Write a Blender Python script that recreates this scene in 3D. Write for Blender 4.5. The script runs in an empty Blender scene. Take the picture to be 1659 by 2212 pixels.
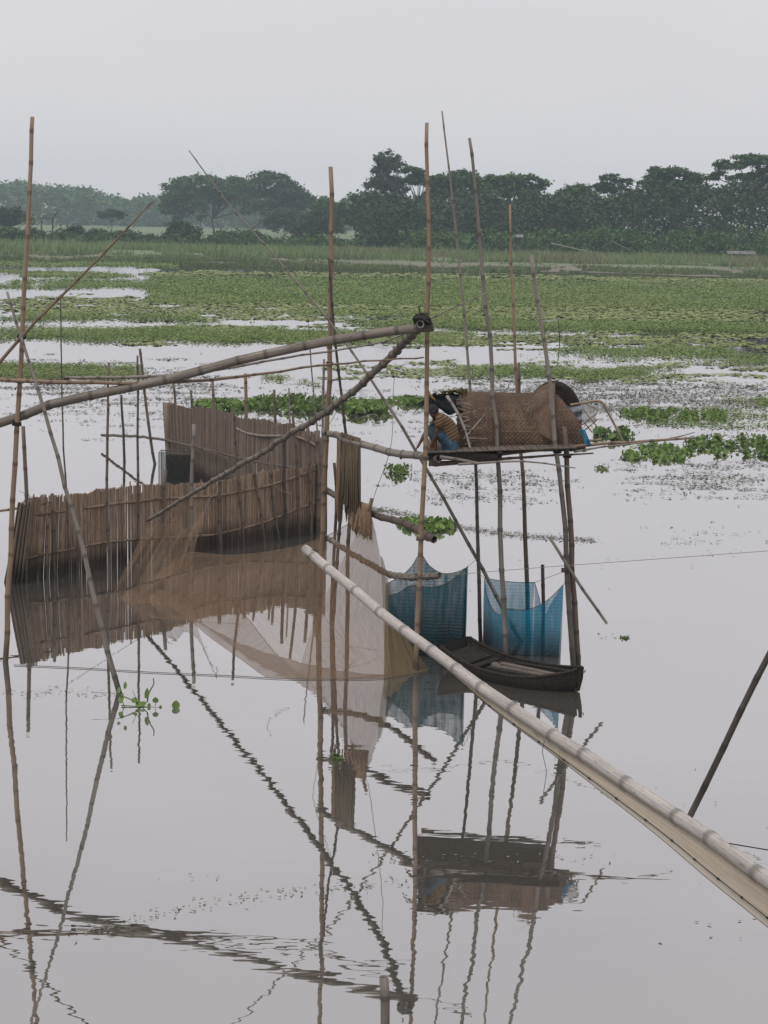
import bpy, math, random
import numpy as np
from mathutils import Vector

random.seed(7)
rng = np.random.default_rng(7)
SC = bpy.context.scene
COL = SC.collection

# ------------------------------------------------------------------ camera
IW, IH, FP = 1659.0, 2212.0, 3700.0          # working frame in which the photograph was measured
CAMZ, HORIZ, ROLL = 7.0, 478.0, math.radians(1.15)
TILT = math.atan((IH / 2 - HORIZ) / FP)
cf = Vector((0, math.cos(TILT), -math.sin(TILT)))
u0 = Vector((0, math.sin(TILT), math.cos(TILT)))
r0 = Vector((1, 0, 0))
cr = r0 * math.cos(ROLL) + u0 * math.sin(ROLL)
cu = u0 * math.cos(ROLL) - r0 * math.sin(ROLL)
cd = bpy.data.cameras.new('camera')
cam = bpy.data.objects.new('camera', cd)
COL.objects.link(cam)
from mathutils import Matrix
cam.matrix_world = Matrix(((cr.x, cu.x, -cf.x, 0), (cr.y, cu.y, -cf.y, 0), (cr.z, cu.z, -cf.z, CAMZ), (0, 0, 0, 1)))
cd.sensor_fit = 'VERTICAL'
cd.sensor_height = 36.0
cd.sensor_width = 27.0
cd.lens = 36.0 * FP / IH
cd.clip_start = 0.1
cd.clip_end = 8000
SC.camera = cam

# ------------------------------------------------------------------ sky, sun, exposure
SUN_EL, SUN_ROT = math.radians(62), math.radians(215)
w = bpy.data.worlds.new('World')
SC.world = w
w.use_nodes = True
nt = w.node_tree
nt.nodes.clear()
out = nt.nodes.new('ShaderNodeOutputWorld')
bg = nt.nodes.new('ShaderNodeBackground')
sky = nt.nodes.new('ShaderNodeTexSky')
sky.sky_type = 'NISHITA'
sky.sun_disc = False
sky.sun_elevation = SUN_EL
sky.sun_rotation = SUN_ROT
sky.air_density = 1.0
sky.dust_density = 4.0
tc = nt.nodes.new('ShaderNodeTexCoord')
mp = nt.nodes.new('ShaderNodeMapping')
mp.inputs['Scale'].default_value = (1.2, 1.2, 3.2)
nz = nt.nodes.new('ShaderNodeTexNoise')
nz.inputs['Scale'].default_value = 1.9
nz.inputs['Detail'].default_value = 5
rp = nt.nodes.new('ShaderNodeValToRGB')
rp.color_ramp.elements[0].position = 0.28
rp.color_ramp.elements[0].color = (7.05, 6.95, 7.25, 1)
rp.color_ramp.elements[1].position = 0.72
rp.color_ramp.elements[1].color = (7.95, 7.75, 7.90, 1)
mx = nt.nodes.new('ShaderNodeMixRGB')
mx.inputs[0].default_value = 0.93
bg.inputs['Strength'].default_value = 0.1
nt.links.new(tc.outputs['Generated'], mp.inputs['Vector'])
nt.links.new(mp.outputs['Vector'], nz.inputs['Vector'])
nt.links.new(nz.outputs['Fac'], rp.inputs['Fac'])
nt.links.new(sky.outputs['Color'], mx.inputs[1])
nt.links.new(rp.outputs['Color'], mx.inputs[2])
nt.links.new(mx.outputs['Color'], bg.inputs['Color'])
nt.links.new(bg.outputs['Background'], out.inputs['Surface'])
sd = bpy.data.lights.new('sun', 'SUN')
sd.energy = 1.35
sd.angle = math.radians(25)
sd.color = (1.0, 0.97, 0.93)
sun = bpy.data.objects.new('sun', sd)
COL.objects.link(sun)
# direction towards the sun (matches the sky node: rotation measured from +Y, clockwise seen from above)
sdir = Vector((math.sin(SUN_ROT) * math.cos(SUN_EL), math.cos(SUN_ROT) * math.cos(SUN_EL), math.sin(SUN_EL)))
sun.rotation_euler = sdir.to_track_quat('Z', 'Y').to_euler()
sun.location = (0, 0, 60)
SC.view_settings.view_transform = 'Standard'
SC.view_settings.look = 'None'
SC.view_settings.exposure = 0.0
SC.view_settings.gamma = 1.0
SC.view_settings.use_curve_mapping = False
SC.cycles.use_denoising = True
SC.cycles.max_bounces = 6
SC.cycles.transparent_max_bounces = 24
SC.cycles.volume_bounces = 2
SC.cycles.caustics_reflective = False
SC.cycles.caustics_refractive = False

# ------------------------------------------------------------------ measuring helpers
O = Vector((0, 0, CAMZ))
def ray(x, y):
    return cf * FP + cr * (x - IW / 2) - cu * (y - IH / 2)
def W(x, y, z=0.0):
    d = ray(x, y)
    return O + d * ((z - CAMZ) / d.z)
def PY(x, y, Y):
    d = ray(x, y)
    return O + d * (Y / d.y)
def YB(x, y):
    return W(x, y).y
def M2P(Y):                       # metres per working pixel at depth Y
    return Y / FP
def Wn(x, y, z=0.0):              # numpy version on arrays
    x = np.asarray(x, float); y = np.asarray(y, float)
    dx = cf.x * FP + cr.x * (x - IW / 2) - cu.x * (y - IH / 2)
    dy = cf.y * FP + cr.y * (x - IW / 2) - cu.y * (y - IH / 2)
    dz = cf.z * FP + cr.z * (x - IW / 2) - cu.z * (y - IH / 2)
    t = (z - CAMZ) / dz
    return np.stack([dx * t, dy * t, CAMZ + dz * t], -1)

# ------------------------------------------------------------------ material helpers
def new_mat(name):
    m = bpy.data.materials.new(name)
    m.use_nodes = True
    t = m.node_tree
    t.nodes.clear()
    o = t.nodes.new('ShaderNodeOutputMaterial')
    return m, t, o
def N(t, kind, **kw):
    n = t.nodes.new(kind)
    for k, v in kw.items():
        if k in n.inputs: n.inputs[k].default_value = v
        else: setattr(n, k, v)
    return n
def ramp(t, stops):
    n = t.nodes.new('ShaderNodeValToRGB')
    e = n.color_ramp.elements
    while len(e) < len(stops): e.new(0.5)
    for k, (p, c) in enumerate(stops):
        e[k].position = p
        e[k].color = (*c, 1) if len(c) == 3 else c
    return n
def mixc(t, fac, a, b, blend='MIX'):
    n = t.nodes.new('ShaderNodeMixRGB')
    n.blend_type = blend
    for i, v in ((0, fac), (1, a), (2, b)):
        if hasattr(v, 'is_linked'): t.links.new(v, n.inputs[i])
        elif isinstance(v, (int, float)): n.inputs[i].default_value = v
        else: n.inputs[i].default_value = (*v, 1)
    return n.outputs[0]
def math_(t, op, a, b=0.0, clamp=False):
    n = t.nodes.new('ShaderNodeMath'); n.operation = op; n.use_clamp = clamp
    for i, v in ((0, a), (1, b)):
        if hasattr(v, 'is_linked'): t.links.new(v, n.inputs[i])
        else: n.inputs[i].default_value = v
    return n.outputs[0]
def pos_z(t):
    g = N(t, 'ShaderNodeNewGeometry')
    s = N(t, 'ShaderNodeSeparateXYZ')
    t.links.new(g.outputs['Position'], s.inputs[0])
    return g.outputs['Position'], s.outputs['Z']
def mapr(t, v, a, b, c=0.0, d=1.0):
    n = N(t, 'ShaderNodeMapRange'); n.clamp = True
    t.links.new(v, n.inputs['Value'])
    n.inputs['From Min'].default_value = a; n.inputs['From Max'].default_value = b
    n.inputs['To Min'].default_value = c; n.inputs['To Max'].default_value = d
    return n.outputs['Result']
def noise(t, vec, scale, detail=3, rough=0.55, mapping=None):
    n = N(t, 'ShaderNodeTexNoise')
    n.inputs['Scale'].default_value = scale; n.inputs['Detail'].default_value = detail
    n.inputs['Roughness'].default_value = rough
    if mapping:
        m = N(t, 'ShaderNodeMapping'); m.inputs['Scale'].default_value = mapping
        t.links.new(vec, m.inputs['Vector']); vec = m.outputs['Vector']
    t.links.new(vec, n.inputs['Vector'])
    return n.outputs['Fac']

def bamboo_mat(name, dark, mid, pale, rough=0.6, blotch=0.5, wet=True, flood=None):
    m, t, o = new_mat(name)
    at = N(t, 'ShaderNodeAttribute', attribute_name='bc')
    nd = N(t, 'ShaderNodeAttribute', attribute_name='nodal')
    oi = N(t, 'ShaderNodeObjectInfo')
    vec = at.outputs['Vector']
    sh = N(t, 'ShaderNodeVectorMath'); sh.operation = 'ADD'
    t.links.new(vec, sh.inputs[0])
    mul = N(t, 'ShaderNodeVectorMath'); mul.operation = 'SCALE'; mul.inputs[0].default_value = (37, 11, 53)
    t.links.new(oi.outputs['Random'], mul.inputs['Scale']); t.links.new(mul.outputs[0], sh.inputs[1])
    vec = sh.outputs[0]
    grain = noise(t, vec, 9, 4, 0.6, (1, 1, 0.10))
    big = noise(t, vec, 1.6, 4, 0.6)
    spots = noise(t, vec, 16, 3, 0.7, (1, 1, 0.5))
    c = ramp(t, [(0.25, dark), (0.5, mid), (0.78, pale)])
    s = math_(t, 'ADD', math_(t, 'MULTIPLY', grain, 0.55), math_(t, 'MULTIPLY', big, 0.5))
    t.links.new(s, c.inputs['Fac'])
    col = mixc(t, mapr(t, spots, 0.56, 0.72, 0, blotch), c.outputs['Color'], tuple(x * 0.35 for x in dark))
    col = mixc(t, math_(t, 'MULTIPLY', nd.outputs['Fac'], 0.62), col, tuple(x * 0.5 for x in dark))
    p, z = pos_z(t)
    if wet:
        zz = math_(t, 'ADD', z, math_(t, 'MULTIPLY', math_(t, 'SUBTRACT', big, 0.5), 0.5))
        col = mixc(t, mapr(t, zz, 0.16, 0.5, 0.75, 0), col, (0.03, 0.025, 0.02))
    if flood:
        zf = math_(t, 'ADD', z, math_(t, 'MULTIPLY', math_(t, 'SUBTRACT', big, 0.5), 1.2))
        col = mixc(t, mapr(t, zf, flood - 0.3, flood + 0.25, 0.72, 0), col, (0.045, 0.036, 0.03))
    hv = N(t, 'ShaderNodeHueSaturation')
    t.links.new(col, hv.inputs['Color'])
    t.links.new(mapr(t, oi.outputs['Random'], 0, 1, 0.8, 1.18), hv.inputs['Value'])
    b = N(t, 'ShaderNodeBsdfPrincipled', Roughness=rough)
    t.links.new(hv.outputs['Color'], b.inputs['Base Color'])
    bp = N(t, 'ShaderNodeBump', Strength=0.35, Distance=0.006)
    t.links.new(grain, bp.inputs['Height']); t.links.new(bp.outputs['Normal'], b.inputs['Normal'])
    t.links.new(b.outputs[0], o.inputs['Surface'])
    return m

def simple_mat(name, a, b_, scale=4.0, rough=0.8, bump=0.3, bdist=0.01, mapping=None, coord='Object', detail=4, wet=None, rnd=True, spec=0.3, island=False):
    """two-tone noise material; wet = (height, colour): the soaked, stained foot of the thing"""
    m, t, o = new_mat(name)
    tcn = N(t, 'ShaderNodeTexCoord')
    f = noise(t, tcn.outputs[coord], scale, detail, 0.6, mapping)
    c = ramp(t, [(0.3, a), (0.7, b_)])
    t.links.new(f, c.inputs['Fac'])
    col = c.outputs['Color']
    p, z = pos_z(t)
    if wet:
        big = noise(t, p, 2.2, 3)
        zz = math_(t, 'ADD', z, math_(t, 'MULTIPLY', math_(t, 'SUBTRACT', big, 0.5), 0.35))
        col = mixc(t, mapr(t, zz, wet[0] * 0.35, wet[0], 0.85, 0), col, wet[1])
    if island:
        ge = N(t, 'ShaderNodeNewGeometry')
        hi = N(t, 'ShaderNodeHueSaturation')
        t.links.new(col, hi.inputs['Color'])
        t.links.new(mapr(t, ge.outputs['Random Per Island'], 0, 1, 0.68, 1.36), hi.inputs['Value'])
        col = hi.outputs['Color']
    if rnd:
        oi = N(t, 'ShaderNodeObjectInfo')
        hv = N(t, 'ShaderNodeHueSaturation')
        t.links.new(col, hv.inputs['Color'])
        t.links.new(mapr(t, oi.outputs['Random'], 0, 1, 0.82, 1.18), hv.inputs['Value'])
        col = hv.outputs['Color']
    b = N(t, 'ShaderNodeBsdfPrincipled', Roughness=rough)
    b.inputs['Specular IOR Level'].default_value = spec
    t.links.new(col, b.inputs['Base Color'])
    if bump:
        bp = N(t, 'ShaderNodeBump', Strength=bump, Distance=bdist)
        t.links.new(f, bp.inputs['Height']); t.links.new(bp.outputs['Normal'], b.inputs['Normal'])
    t.links.new(b.outputs[0], o.inputs['Surface'])
    return m

def leaf_mat(name, a, b_, scale=0.6, trans=0.25, rough=0.6, tired=None):
    m, t, o = new_mat(name)
    g = N(t, 'ShaderNodeNewGeometry')
    f = noise(t, g.outputs['Position'], scale, 3, 0.6)
    ri = math_(t, 'ADD', math_(t, 'MULTIPLY', f, 0.6), math_(t, 'MULTIPLY', g.outputs['Random Per Island'], 0.4))
    c = ramp(t, [(0.28, a), (0.75, b_)])
    t.links.new(ri, c.inputs['Fac'])
    lcol = c.outputs['Color']
    if tired:
        f2 = noise(t, g.outputs['Position'], 1.0, 4, 0.6, (0.035, 0.09, 1))
        lcol = mixc(t, mapr(t, f2, 0.45, 0.68, 0.0, 0.75), lcol, tired)
    oi = N(t, 'ShaderNodeObjectInfo')
    hv = N(t, 'ShaderNodeHueSaturation')
    t.links.new(lcol, hv.inputs['Color'])
    t.links.new(mapr(t, oi.outputs['Random'], 0, 1, 0.8, 1.2), hv.inputs['Value'])
    d = N(t, 'ShaderNodeBsdfPrincipled', Roughness=rough)
    d.inputs['Specular IOR Level'].default_value = 0.25
    tr = N(t, 'ShaderNodeBsdfTranslucent')
    t.links.new(hv.outputs['Color'], d.inputs['Base Color']); t.links.new(hv.outputs['Color'], tr.inputs['Color'])
    mx = N(t, 'ShaderNodeMixShader'); mx.inputs[0].default_value = trans
    t.links.new(d.outputs[0], mx.inputs[1]); t.links.new(tr.outputs[0], mx.inputs[2])
    t.links.new(mx.outputs[0], o.inputs['Surface'])
    return m

def net_mat(name, a, b_, alpha, wetz=None, wetcol=None, wetalpha=None, fold=14.0, grid=None):
    """fine netting: threads finer than a pixel, so a share of the light passes straight through"""
    m, t, o = new_mat(name)
    at = N(t, 'ShaderNodeAttribute', attribute_name='uvw')
    f = noise(t, at.outputs['Vector'], 1.0, 4, 0.6, (fold, fold * 0.12, 1))
    c = ramp(t, [(0.3, a), (0.7, b_)])
    t.links.new(f, c.inputs['Fac'])
    col = c.outputs['Color']
    al = mapr(t, f, 0.3, 0.72, alpha * 0.72, min(1, alpha * 1.35))
    p, z = pos_z(t)
    if wetz:
        big = noise(t, p, 3.0, 3)
        zz = math_(t, 'ADD', z, math_(t, 'MULTIPLY', math_(t, 'SUBTRACT', big, 0.5), 0.25))
        wf = mapr(t, zz, 0.0, wetz, 1, 0)
        col = mixc(t, wf, col, wetcol)
        n = N(t, 'ShaderNodeMix'); n.data_type = 'FLOAT'
        t.links.new(wf, n.inputs[0]); t.links.new(al, n.inputs[2]); n.inputs[3].default_value = wetalpha
        al = n.outputs[0]
    if grid:
        wv = N(t, 'ShaderNodeTexWave'); wv.bands_direction = 'Y'
        wv.inputs['Scale'].default_value = grid; wv.inputs['Distortion'].default_value = 1.2
        wv.inputs['Detail'].default_value = 1
        t.links.new(at.outputs['Vector'], wv.inputs['Vector'])
        ln = mapr(t, wv.outputs['Fac'], 0.88, 0.98, 0, 0.65)
        col = mixc(t, ln, col, tuple(x * 0.3 for x in a))
        al = math_(t, 'ADD', al, math_(t, 'MULTIPLY', ln, 0.2), True)
    d = N(t, 'ShaderNodeBsdfDiffuse'); tl = N(t, 'ShaderNodeBsdfTranslucent')
    t.links.new(col, d.inputs['Color']); t.links.new(col, tl.inputs['Color'])
    ms = N(t, 'ShaderNodeMixShader'); ms.inputs[0].default_value = 0.4
    t.links.new(d.outputs[0], ms.inputs[1]); t.links.new(tl.outputs[0], ms.inputs[2])
    tp = N(t, 'ShaderNodeBsdfTransparent')
    ma = N(t, 'ShaderNodeMixShader')
    t.links.new(al, ma.inputs[0]); t.links.new(tp.outputs[0], ma.inputs[1]); t.links.new(ms.outputs[0], ma.inputs[2])
    t.links.new(ma.outputs[0], o.inputs['Surface'])
    return m

MT = {}
MT['b_tan'] = bamboo_mat('bamboo_tan', (0.085, 0.056, 0.036), (0.225, 0.15, 0.097), (0.35, 0.255, 0.175))
MT['b_brown'] = bamboo_mat('bamboo_brown', (0.042, 0.030, 0.022), (0.105, 0.074, 0.054), (0.20, 0.15, 0.115))
MT['b_grey'] = bamboo_mat('bamboo_grey', (0.085, 0.072, 0.06), (0.20, 0.17, 0.145), (0.33, 0.29, 0.255))
MT['b_grey_f'] = bamboo_mat('bamboo_grey_stained', (0.085, 0.072, 0.06), (0.20, 0.17, 0.145), (0.33, 0.29, 0.255), flood=3.1)
MT['b_tan_f'] = bamboo_mat('bamboo_tan_stained', (0.085, 0.056, 0.036), (0.225, 0.15, 0.097), (0.35, 0.255, 0.175), flood=3.0)
MT['b_pale'] = bamboo_mat('bamboo_pale', (0.16, 0.14, 0.125), (0.36, 0.325, 0.30), (0.52, 0.475, 0.445), blotch=0.9)
MT['b_dark'] = bamboo_mat('bamboo_dark', (0.02, 0.015, 0.012), (0.05, 0.036, 0.027), (0.11, 0.08, 0.06))
MT['b_thick'] = bamboo_mat('bamboo_thick', (0.05, 0.042, 0.034), (0.155, 0.128, 0.103), (0.31, 0.265, 0.22), blotch=0.8)
MT['mat_front'] = simple_mat('reed_mat', (0.19, 0.128, 0.088), (0.47, 0.345, 0.25), 6, 0.85, 0.2, mapping=(9, 9, 0.6), wet=(0.62, (0.022, 0.018, 0.016)), rnd=False, island=True)
MT['mat_back'] = simple_mat('old_reed_mat', (0.115, 0.088, 0.069), (0.26, 0.20, 0.155), 6, 0.85, 0.2, mapping=(9, 9, 0.6), wet=(0.55, (0.02, 0.018, 0.016)), rnd=False, island=True)
m, t, o = new_mat('woven_bamboo')
g_ = N(t, 'ShaderNodeNewGeometry')
f1 = noise(t, g_.outputs['Position'], 30, 4, 0.7)
f2 = noise(t, g_.outputs['Position'], 2.2, 4, 0.6)
ff = math_(t, 'ADD', math_(t, 'ADD', math_(t, 'MULTIPLY', f1, 0.45), math_(t, 'MULTIPLY', f2, 0.45)), math_(t, 'MULTIPLY', g_.outputs['Random Per Island'], 0.09))
c = ramp(t, [(0.30, (0.045, 0.027, 0.018)), (0.5, (0.125, 0.077, 0.050)), (0.72, (0.27, 0.185, 0.125))])
t.links.new(ff, c.inputs['Fac'])
b = N(t, 'ShaderNodeBsdfPrincipled', Roughness=0.8)
t.links.new(c.outputs['Color'], b.inputs['Base Color']); t.links.new(b.outputs[0], o.inputs['Surface'])
MT['weave'] = m
MT['weave_shaded'] = simple_mat('shaded_weave', (0.022, 0.017, 0.014), (0.065, 0.05, 0.04), 9, 0.85, 0.2, rnd=False)  # darker copy of the weave, shade of the mat's inside put into the colour
MT['strip'] = simple_mat('split_bamboo', (0.15, 0.11, 0.082), (0.33, 0.26, 0.20), 9, 0.7, 0.2)
MT['boat'] = simple_mat('tarred_wood', (0.010, 0.008, 0.007), (0.042, 0.033, 0.027), 5, 0.85, 0.4, mapping=(6, 1, 6))
MT['plank'] = simple_mat('old_plank', (0.07, 0.058, 0.05), (0.22, 0.18, 0.15), 5, 0.8, 0.4, mapping=(1.2, 8, 8))
MT['rope'] = simple_mat('rope', (0.20, 0.17, 0.14), (0.38, 0.33, 0.28), 30, 0.9, 0.2)
MT['rope_dark'] = simple_mat('dark_rope', (0.02, 0.018, 0.016), (0.06, 0.05, 0.04), 30, 0.9, 0.2)
MT['netcord'] = simple_mat('net_rope', (0.10, 0.08, 0.065), (0.2, 0.165, 0.135), 30, 0.9, 0.2)
MT['drape'] = simple_mat('bundled_net', (0.028, 0.023, 0.016), (0.20, 0.15, 0.095), 3.2, 0.9, 0.6, 0.03, mapping=(7, 7, 0.5), rnd=False)
MT['tanbundle'] = simple_mat('tan_net_bundle', (0.16, 0.10, 0.06), (0.36, 0.25, 0.17), 5, 0.9, 0.6, 0.02, mapping=(6, 6, 1.2), rnd=False)
MT['tarp'] = simple_mat('grey_tarpaulin', (0.10, 0.11, 0.13), (0.34, 0.36, 0.40), 2.4, 0.4, 0.6, 0.03, mapping=(1, 1, 5))
MT['black'] = simple_mat('black_sheet', (0.006, 0.007, 0.008), (0.022, 0.028, 0.030), 8, 0.9, 0.7, 0.03, spec=0.05)
MT['bluecloth'] = simple_mat('blue_plastic', (0.02, 0.13, 0.24), (0.06, 0.28, 0.42), 6, 0.6, 0.4)
MT['whitecloth'] = net_mat('white_cloth', (0.45, 0.43, 0.40), (0.62, 0.6, 0.56), 0.62)
MT['skin'] = simple_mat('skin', (0.095, 0.046, 0.030), (0.15, 0.078, 0.052), 9, 0.5, 0.1, rnd=False)
MT['hair'] = simple_mat('hair', (0.005, 0.005, 0.006), (0.02, 0.02, 0.022), 40, 0.5, 0.5, 0.004, rnd=False)
MT['lungi'] = simple_mat('blue_check_cloth', (0.012, 0.024, 0.034), (0.05, 0.125, 0.18), 11, 0.85, 0.4, 0.01, rnd=False)
MT['hya'] = leaf_mat('hyacinth_leaf', (0.075, 0.145, 0.028), (0.245, 0.35, 0.105), 3.0, 0.3, 0.4)
MT['far_hya'] = leaf_mat('floating_leaf', (0.100, 0.175, 0.036), (0.31, 0.41, 0.130), 0.16, 0.25, 0.6, tired=(0.28, 0.33, 0.13))
MT['film'] = leaf_mat('olive_pondweed', (0.17, 0.21, 0.075), (0.32, 0.37, 0.15), 0.15, 0.0, 0.8)
MT['debris'] = leaf_mat('dark_pond_litter', (0.09, 0.09, 0.068), (0.24, 0.235, 0.185), 0.4, 0.0, 0.8)
MT['grass'] = leaf_mat('bank_reeds', (0.085, 0.135, 0.05), (0.24, 0.30, 0.13), 0.06, 0.2, 0.7)
MT['drygrass'] = leaf_mat('dry_bank_grass', (0.16, 0.14, 0.085), (0.30, 0.27, 0.17), 0.08, 0.1, 0.8)
MT['tree'] = leaf_mat('tree_leaf', (0.026, 0.066, 0.014), (0.090, 0.170, 0.040), 0.35, 0.2, 0.6)
MT['tree2'] = leaf_mat('tree_leaf_dark', (0.024, 0.052, 0.018), (0.076, 0.125, 0.046), 0.35, 0.2, 0.6)
MT['tree3'] = leaf_mat('tree_leaf_grey', (0.045, 0.060, 0.032), (0.105, 0.13, 0.075), 0.35, 0.2, 0.6)
MT['palm'] = leaf_mat('palm_frond', (0.04, 0.06, 0.02), (0.12, 0.15, 0.06), 0.5, 0.2, 0.5)
MT['bark'] = simple_mat('bark', (0.05, 0.042, 0.034), (0.13, 0.11, 0.09), 1.5, 0.9, 0.2, mapping=(1, 1, .2))
MT['tin'] = simple_mat('weathered_tin_roof', (0.10, 0.095, 0.09), (0.24, 0.23, 0.22), 1.5, 0.6, 0.2)
MT['netcream'] = net_mat('cream_net', (0.54, 0.46, 0.36), (0.64, 0.56, 0.455), 0.80, fold=2.5)
MT['nettan'] = net_mat('tan_net', (0.25, 0.158, 0.096), (0.41, 0.28, 0.19), 0.36, fold=26)
MT['nettan2'] = net_mat('tan_net_double', (0.27, 0.18, 0.115), (0.43, 0.31, 0.215), 0.46, fold=5)
MT['netedge'] = net_mat('tan_net_folded', (0.20, 0.15, 0.085), (0.29, 0.225, 0.14), 0.66, fold=4)
MT['netblue'] = net_mat('blue_net', (0.006, 0.235, 0.40), (0.02, 0.42, 0.62), 0.64, 0.60, (0.045, 0.042, 0.038), 0.86, fold=10, grid=5.5)
MT['netblue2'] = net_mat('soiled_blue_net', (0.012, 0.075, 0.105), (0.03, 0.15, 0.195), 0.70, 0.95, (0.020, 0.028, 0.028), 0.9, fold=10, grid=5.5)
MT['wire'] = simple_mat('wire', (0.07, 0.07, 0.065), (0.16, 0.16, 0.15), 20, 0.6, 0)
MT['netdark'] = net_mat('dark_mesh', (0.03, 0.032, 0.03), (0.06, 0.06, 0.055), 0.75, fold=20)
MT['netgrey'] = net_mat('grey_mesh', (0.10, 0.10, 0.095), (0.20, 0.20, 0.19), 0.42, fold=30)

# striped shirt
m, t, o = new_mat('striped_shirt')
at = N(t, 'ShaderNodeTexCoord')
wv = N(t, 'ShaderNodeTexWave'); wv.bands_direction = 'Z'
mpn = N(t, 'ShaderNodeMapping'); mpn.inputs['Rotation'].default_value = (0, math.radians(28), 0)
t.links.new(at.outputs['Object'], mpn.inputs['Vector']); t.links.new(mpn.outputs['Vector'], wv.inputs['Vector'])
wv.inputs['Scale'].default_value = 6.2; wv.inputs['Distortion'].default_value = 1.4; wv.inputs['Detail'].default_value = 1
c = ramp(t, [(0.0, (0.020, 0.013, 0.010)), (0.07, (0.025, 0.016, 0.012)), (0.2, (0.16, 0.092, 0.045)), (1.0, (0.21, 0.125, 0.062))])
t.links.new(wv.outputs['Fac'], c.inputs['Fac'])
b = N(t, 'ShaderNodeBsdfPrincipled', Roughness=0.9)
t.links.new(c.outputs['Color'], b.inputs['Base Color']); t.links.new(b.outputs[0], o.inputs['Surface'])
MT['shirt'] = m

# ------------------------------------------------------------------ object helpers
def link_obj(name, me, mat, parent=None, origin=None):
    ob = bpy.data.objects.new(name, me)
    COL.objects.link(ob)
    if mat is not None and not me.materials: me.materials.append(MT[mat] if isinstance(mat, str) else mat)
    if origin is not None: ob.location = origin
    if parent is not None:
        ob.parent = parent
        ob.location = (Vector(ob.location) - WL(parent))
    return ob
def WL(ob):
    v = Vector(ob.location)
    while ob.parent is not None:
        ob = ob.parent
        v = v + Vector(ob.location)
    return v
def tag(ob, label, cat, group=None, kind=None):
    if label: ob['label'] = label
    if cat: ob['category'] = cat
    if group: ob['group'] = group
    if kind: ob['kind'] = kind
    return ob
def root(name, loc, label, cat, group=None):
    e = bpy.data.objects.new(name, None)
    COL.objects.link(e)
    e.location = loc
    e.empty_display_size = 0.1
    return tag(e, label, cat, group)

class Geo:
    def __init__(s): s.v = []; s.f = []; s.n = 0; s.attr = {}
    def add(s, V, F, **attrs):
        V = np.asarray(V, float).reshape(-1, 3)
        s.v.append(V)
        for f in F: s.f.append(tuple(int(i) + s.n for i in f))
        for k, a in attrs.items(): s.attr.setdefault(k, []).append((s.n, np.asarray(a, float)))
        s.n += len(V)
    def tube(s, pts, rad, sides=6, caps=True):
        P = np.array([tuple(p) for p in pts], float)
        n = len(P)
        R = np.full(n, rad) if np.isscalar(rad) else np.asarray(rad, float)
        T = np.gradient(P, axis=0); T /= np.linalg.norm(T, axis=1)[:, None] + 1e-12
        d = P[-1] - P[0]; d /= np.linalg.norm(d) + 1e-12
        ref = np.array([1., 0, 0]) if abs(d[0]) < 0.8 else np.array([0, 0, 1.])
        A = np.cross(T, ref); A /= np.linalg.norm(A, axis=1)[:, None] + 1e-12
        B = np.cross(T, A)
        th = np.arange(sides) * 2 * math.pi / sides
        V = P[:, None, :] + R[:, None, None] * (np.cos(th)[None, :, None] * A[:, None, :] + np.sin(th)[None, :, None] * B[:, None, :])
        F = []
        for i in range(n - 1):
            for k in range(sides):
                k2 = (k + 1) % sides
                F.append((i * sides + k, i * sides + k2, (i + 1) * sides + k2, (i + 1) * sides + k))
        if caps:
            F.append(tuple(range(sides))[::-1]); F.append(tuple((n - 1) * sides + k for k in range(sides)))
        s.add(V.reshape(-1, 3), F)
    def box(s, c, ax, ay, az):
        c, ax, ay, az = (np.array(tuple(q), float) for q in (c, ax, ay, az))
        V = [c + i * ax + j * ay + k * az for i in (-1, 1) for j in (-1, 1) for k in (-1, 1)]
        s.add(V, [(0, 1, 3, 2), (4, 6, 7, 5), (0, 4, 5, 1), (2, 3, 7, 6), (0, 2, 6, 4), (1, 5, 7, 3)])
    def grid(s, G, uvw=None):
        G = np.asarray(G, float); a, b = G.shape[:2]
        F = [(i * b + j, i * b + j + 1, (i + 1) * b + j + 1, (i + 1) * b + j) for i in range(a - 1) for j in range(b - 1)]
        if uvw is None: s.add(G.reshape(-1, 3), F)
        else: s.add(G.reshape(-1, 3), F, uvw=np.asarray(uvw).reshape(-1, 3))
    def build(s, name, mat, parent=None, origin=None, smooth=False):
        V = np.concatenate(s.v)
        if origin is None: origin = Vector((0, 0, 0)) if parent is None else WL(parent)
        V = V - np.array(tuple(origin))
        me = bpy.data.meshes.new(name)
        me.from_pydata(V.tolist(), [], s.f)
        for k, lst in s.attr.items():
            full = np.zeros((s.n, 3)) if lst[0][1].ndim == 2 else np.zeros(s.n)
            for st, a in lst: full[st:st + len(a)] = a
            if full.ndim == 2:
                at = me.attributes.new(k, 'FLOAT_VECTOR', 'POINT'); at.data.foreach_set('vector', full.astype(np.float32).ravel())
            else:
                at = me.attributes.new(k, 'FLOAT', 'POINT'); at.data.foreach_set('value', full.astype(np.float32))
        if smooth: me.polygons.foreach_set('use_smooth', [True] * len(me.polygons))
        me.update()
        return link_obj(name, me, mat, parent, origin)

def quads_mesh(name, V):                     # V: (n, k, 3) loose k-gons, fast
    n, k = V.shape[:2]
    me = bpy.data.meshes.new(name)
    me.vertices.add(n * k); me.vertices.foreach_set('co', V.astype(np.float32).ravel())
    me.loops.add(n * k); me.loops.foreach_set('vertex_index', np.arange(n * k, dtype=np.int32))
    me.polygons.add(n); me.polygons.foreach_set('loop_start', np.arange(0, n * k, k, dtype=np.int32))
    me.polygons.foreach_set('loop_total', np.full(n, k, dtype=np.int32))
    me.update(calc_edges=True)
    me.validate()
    return me

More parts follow.
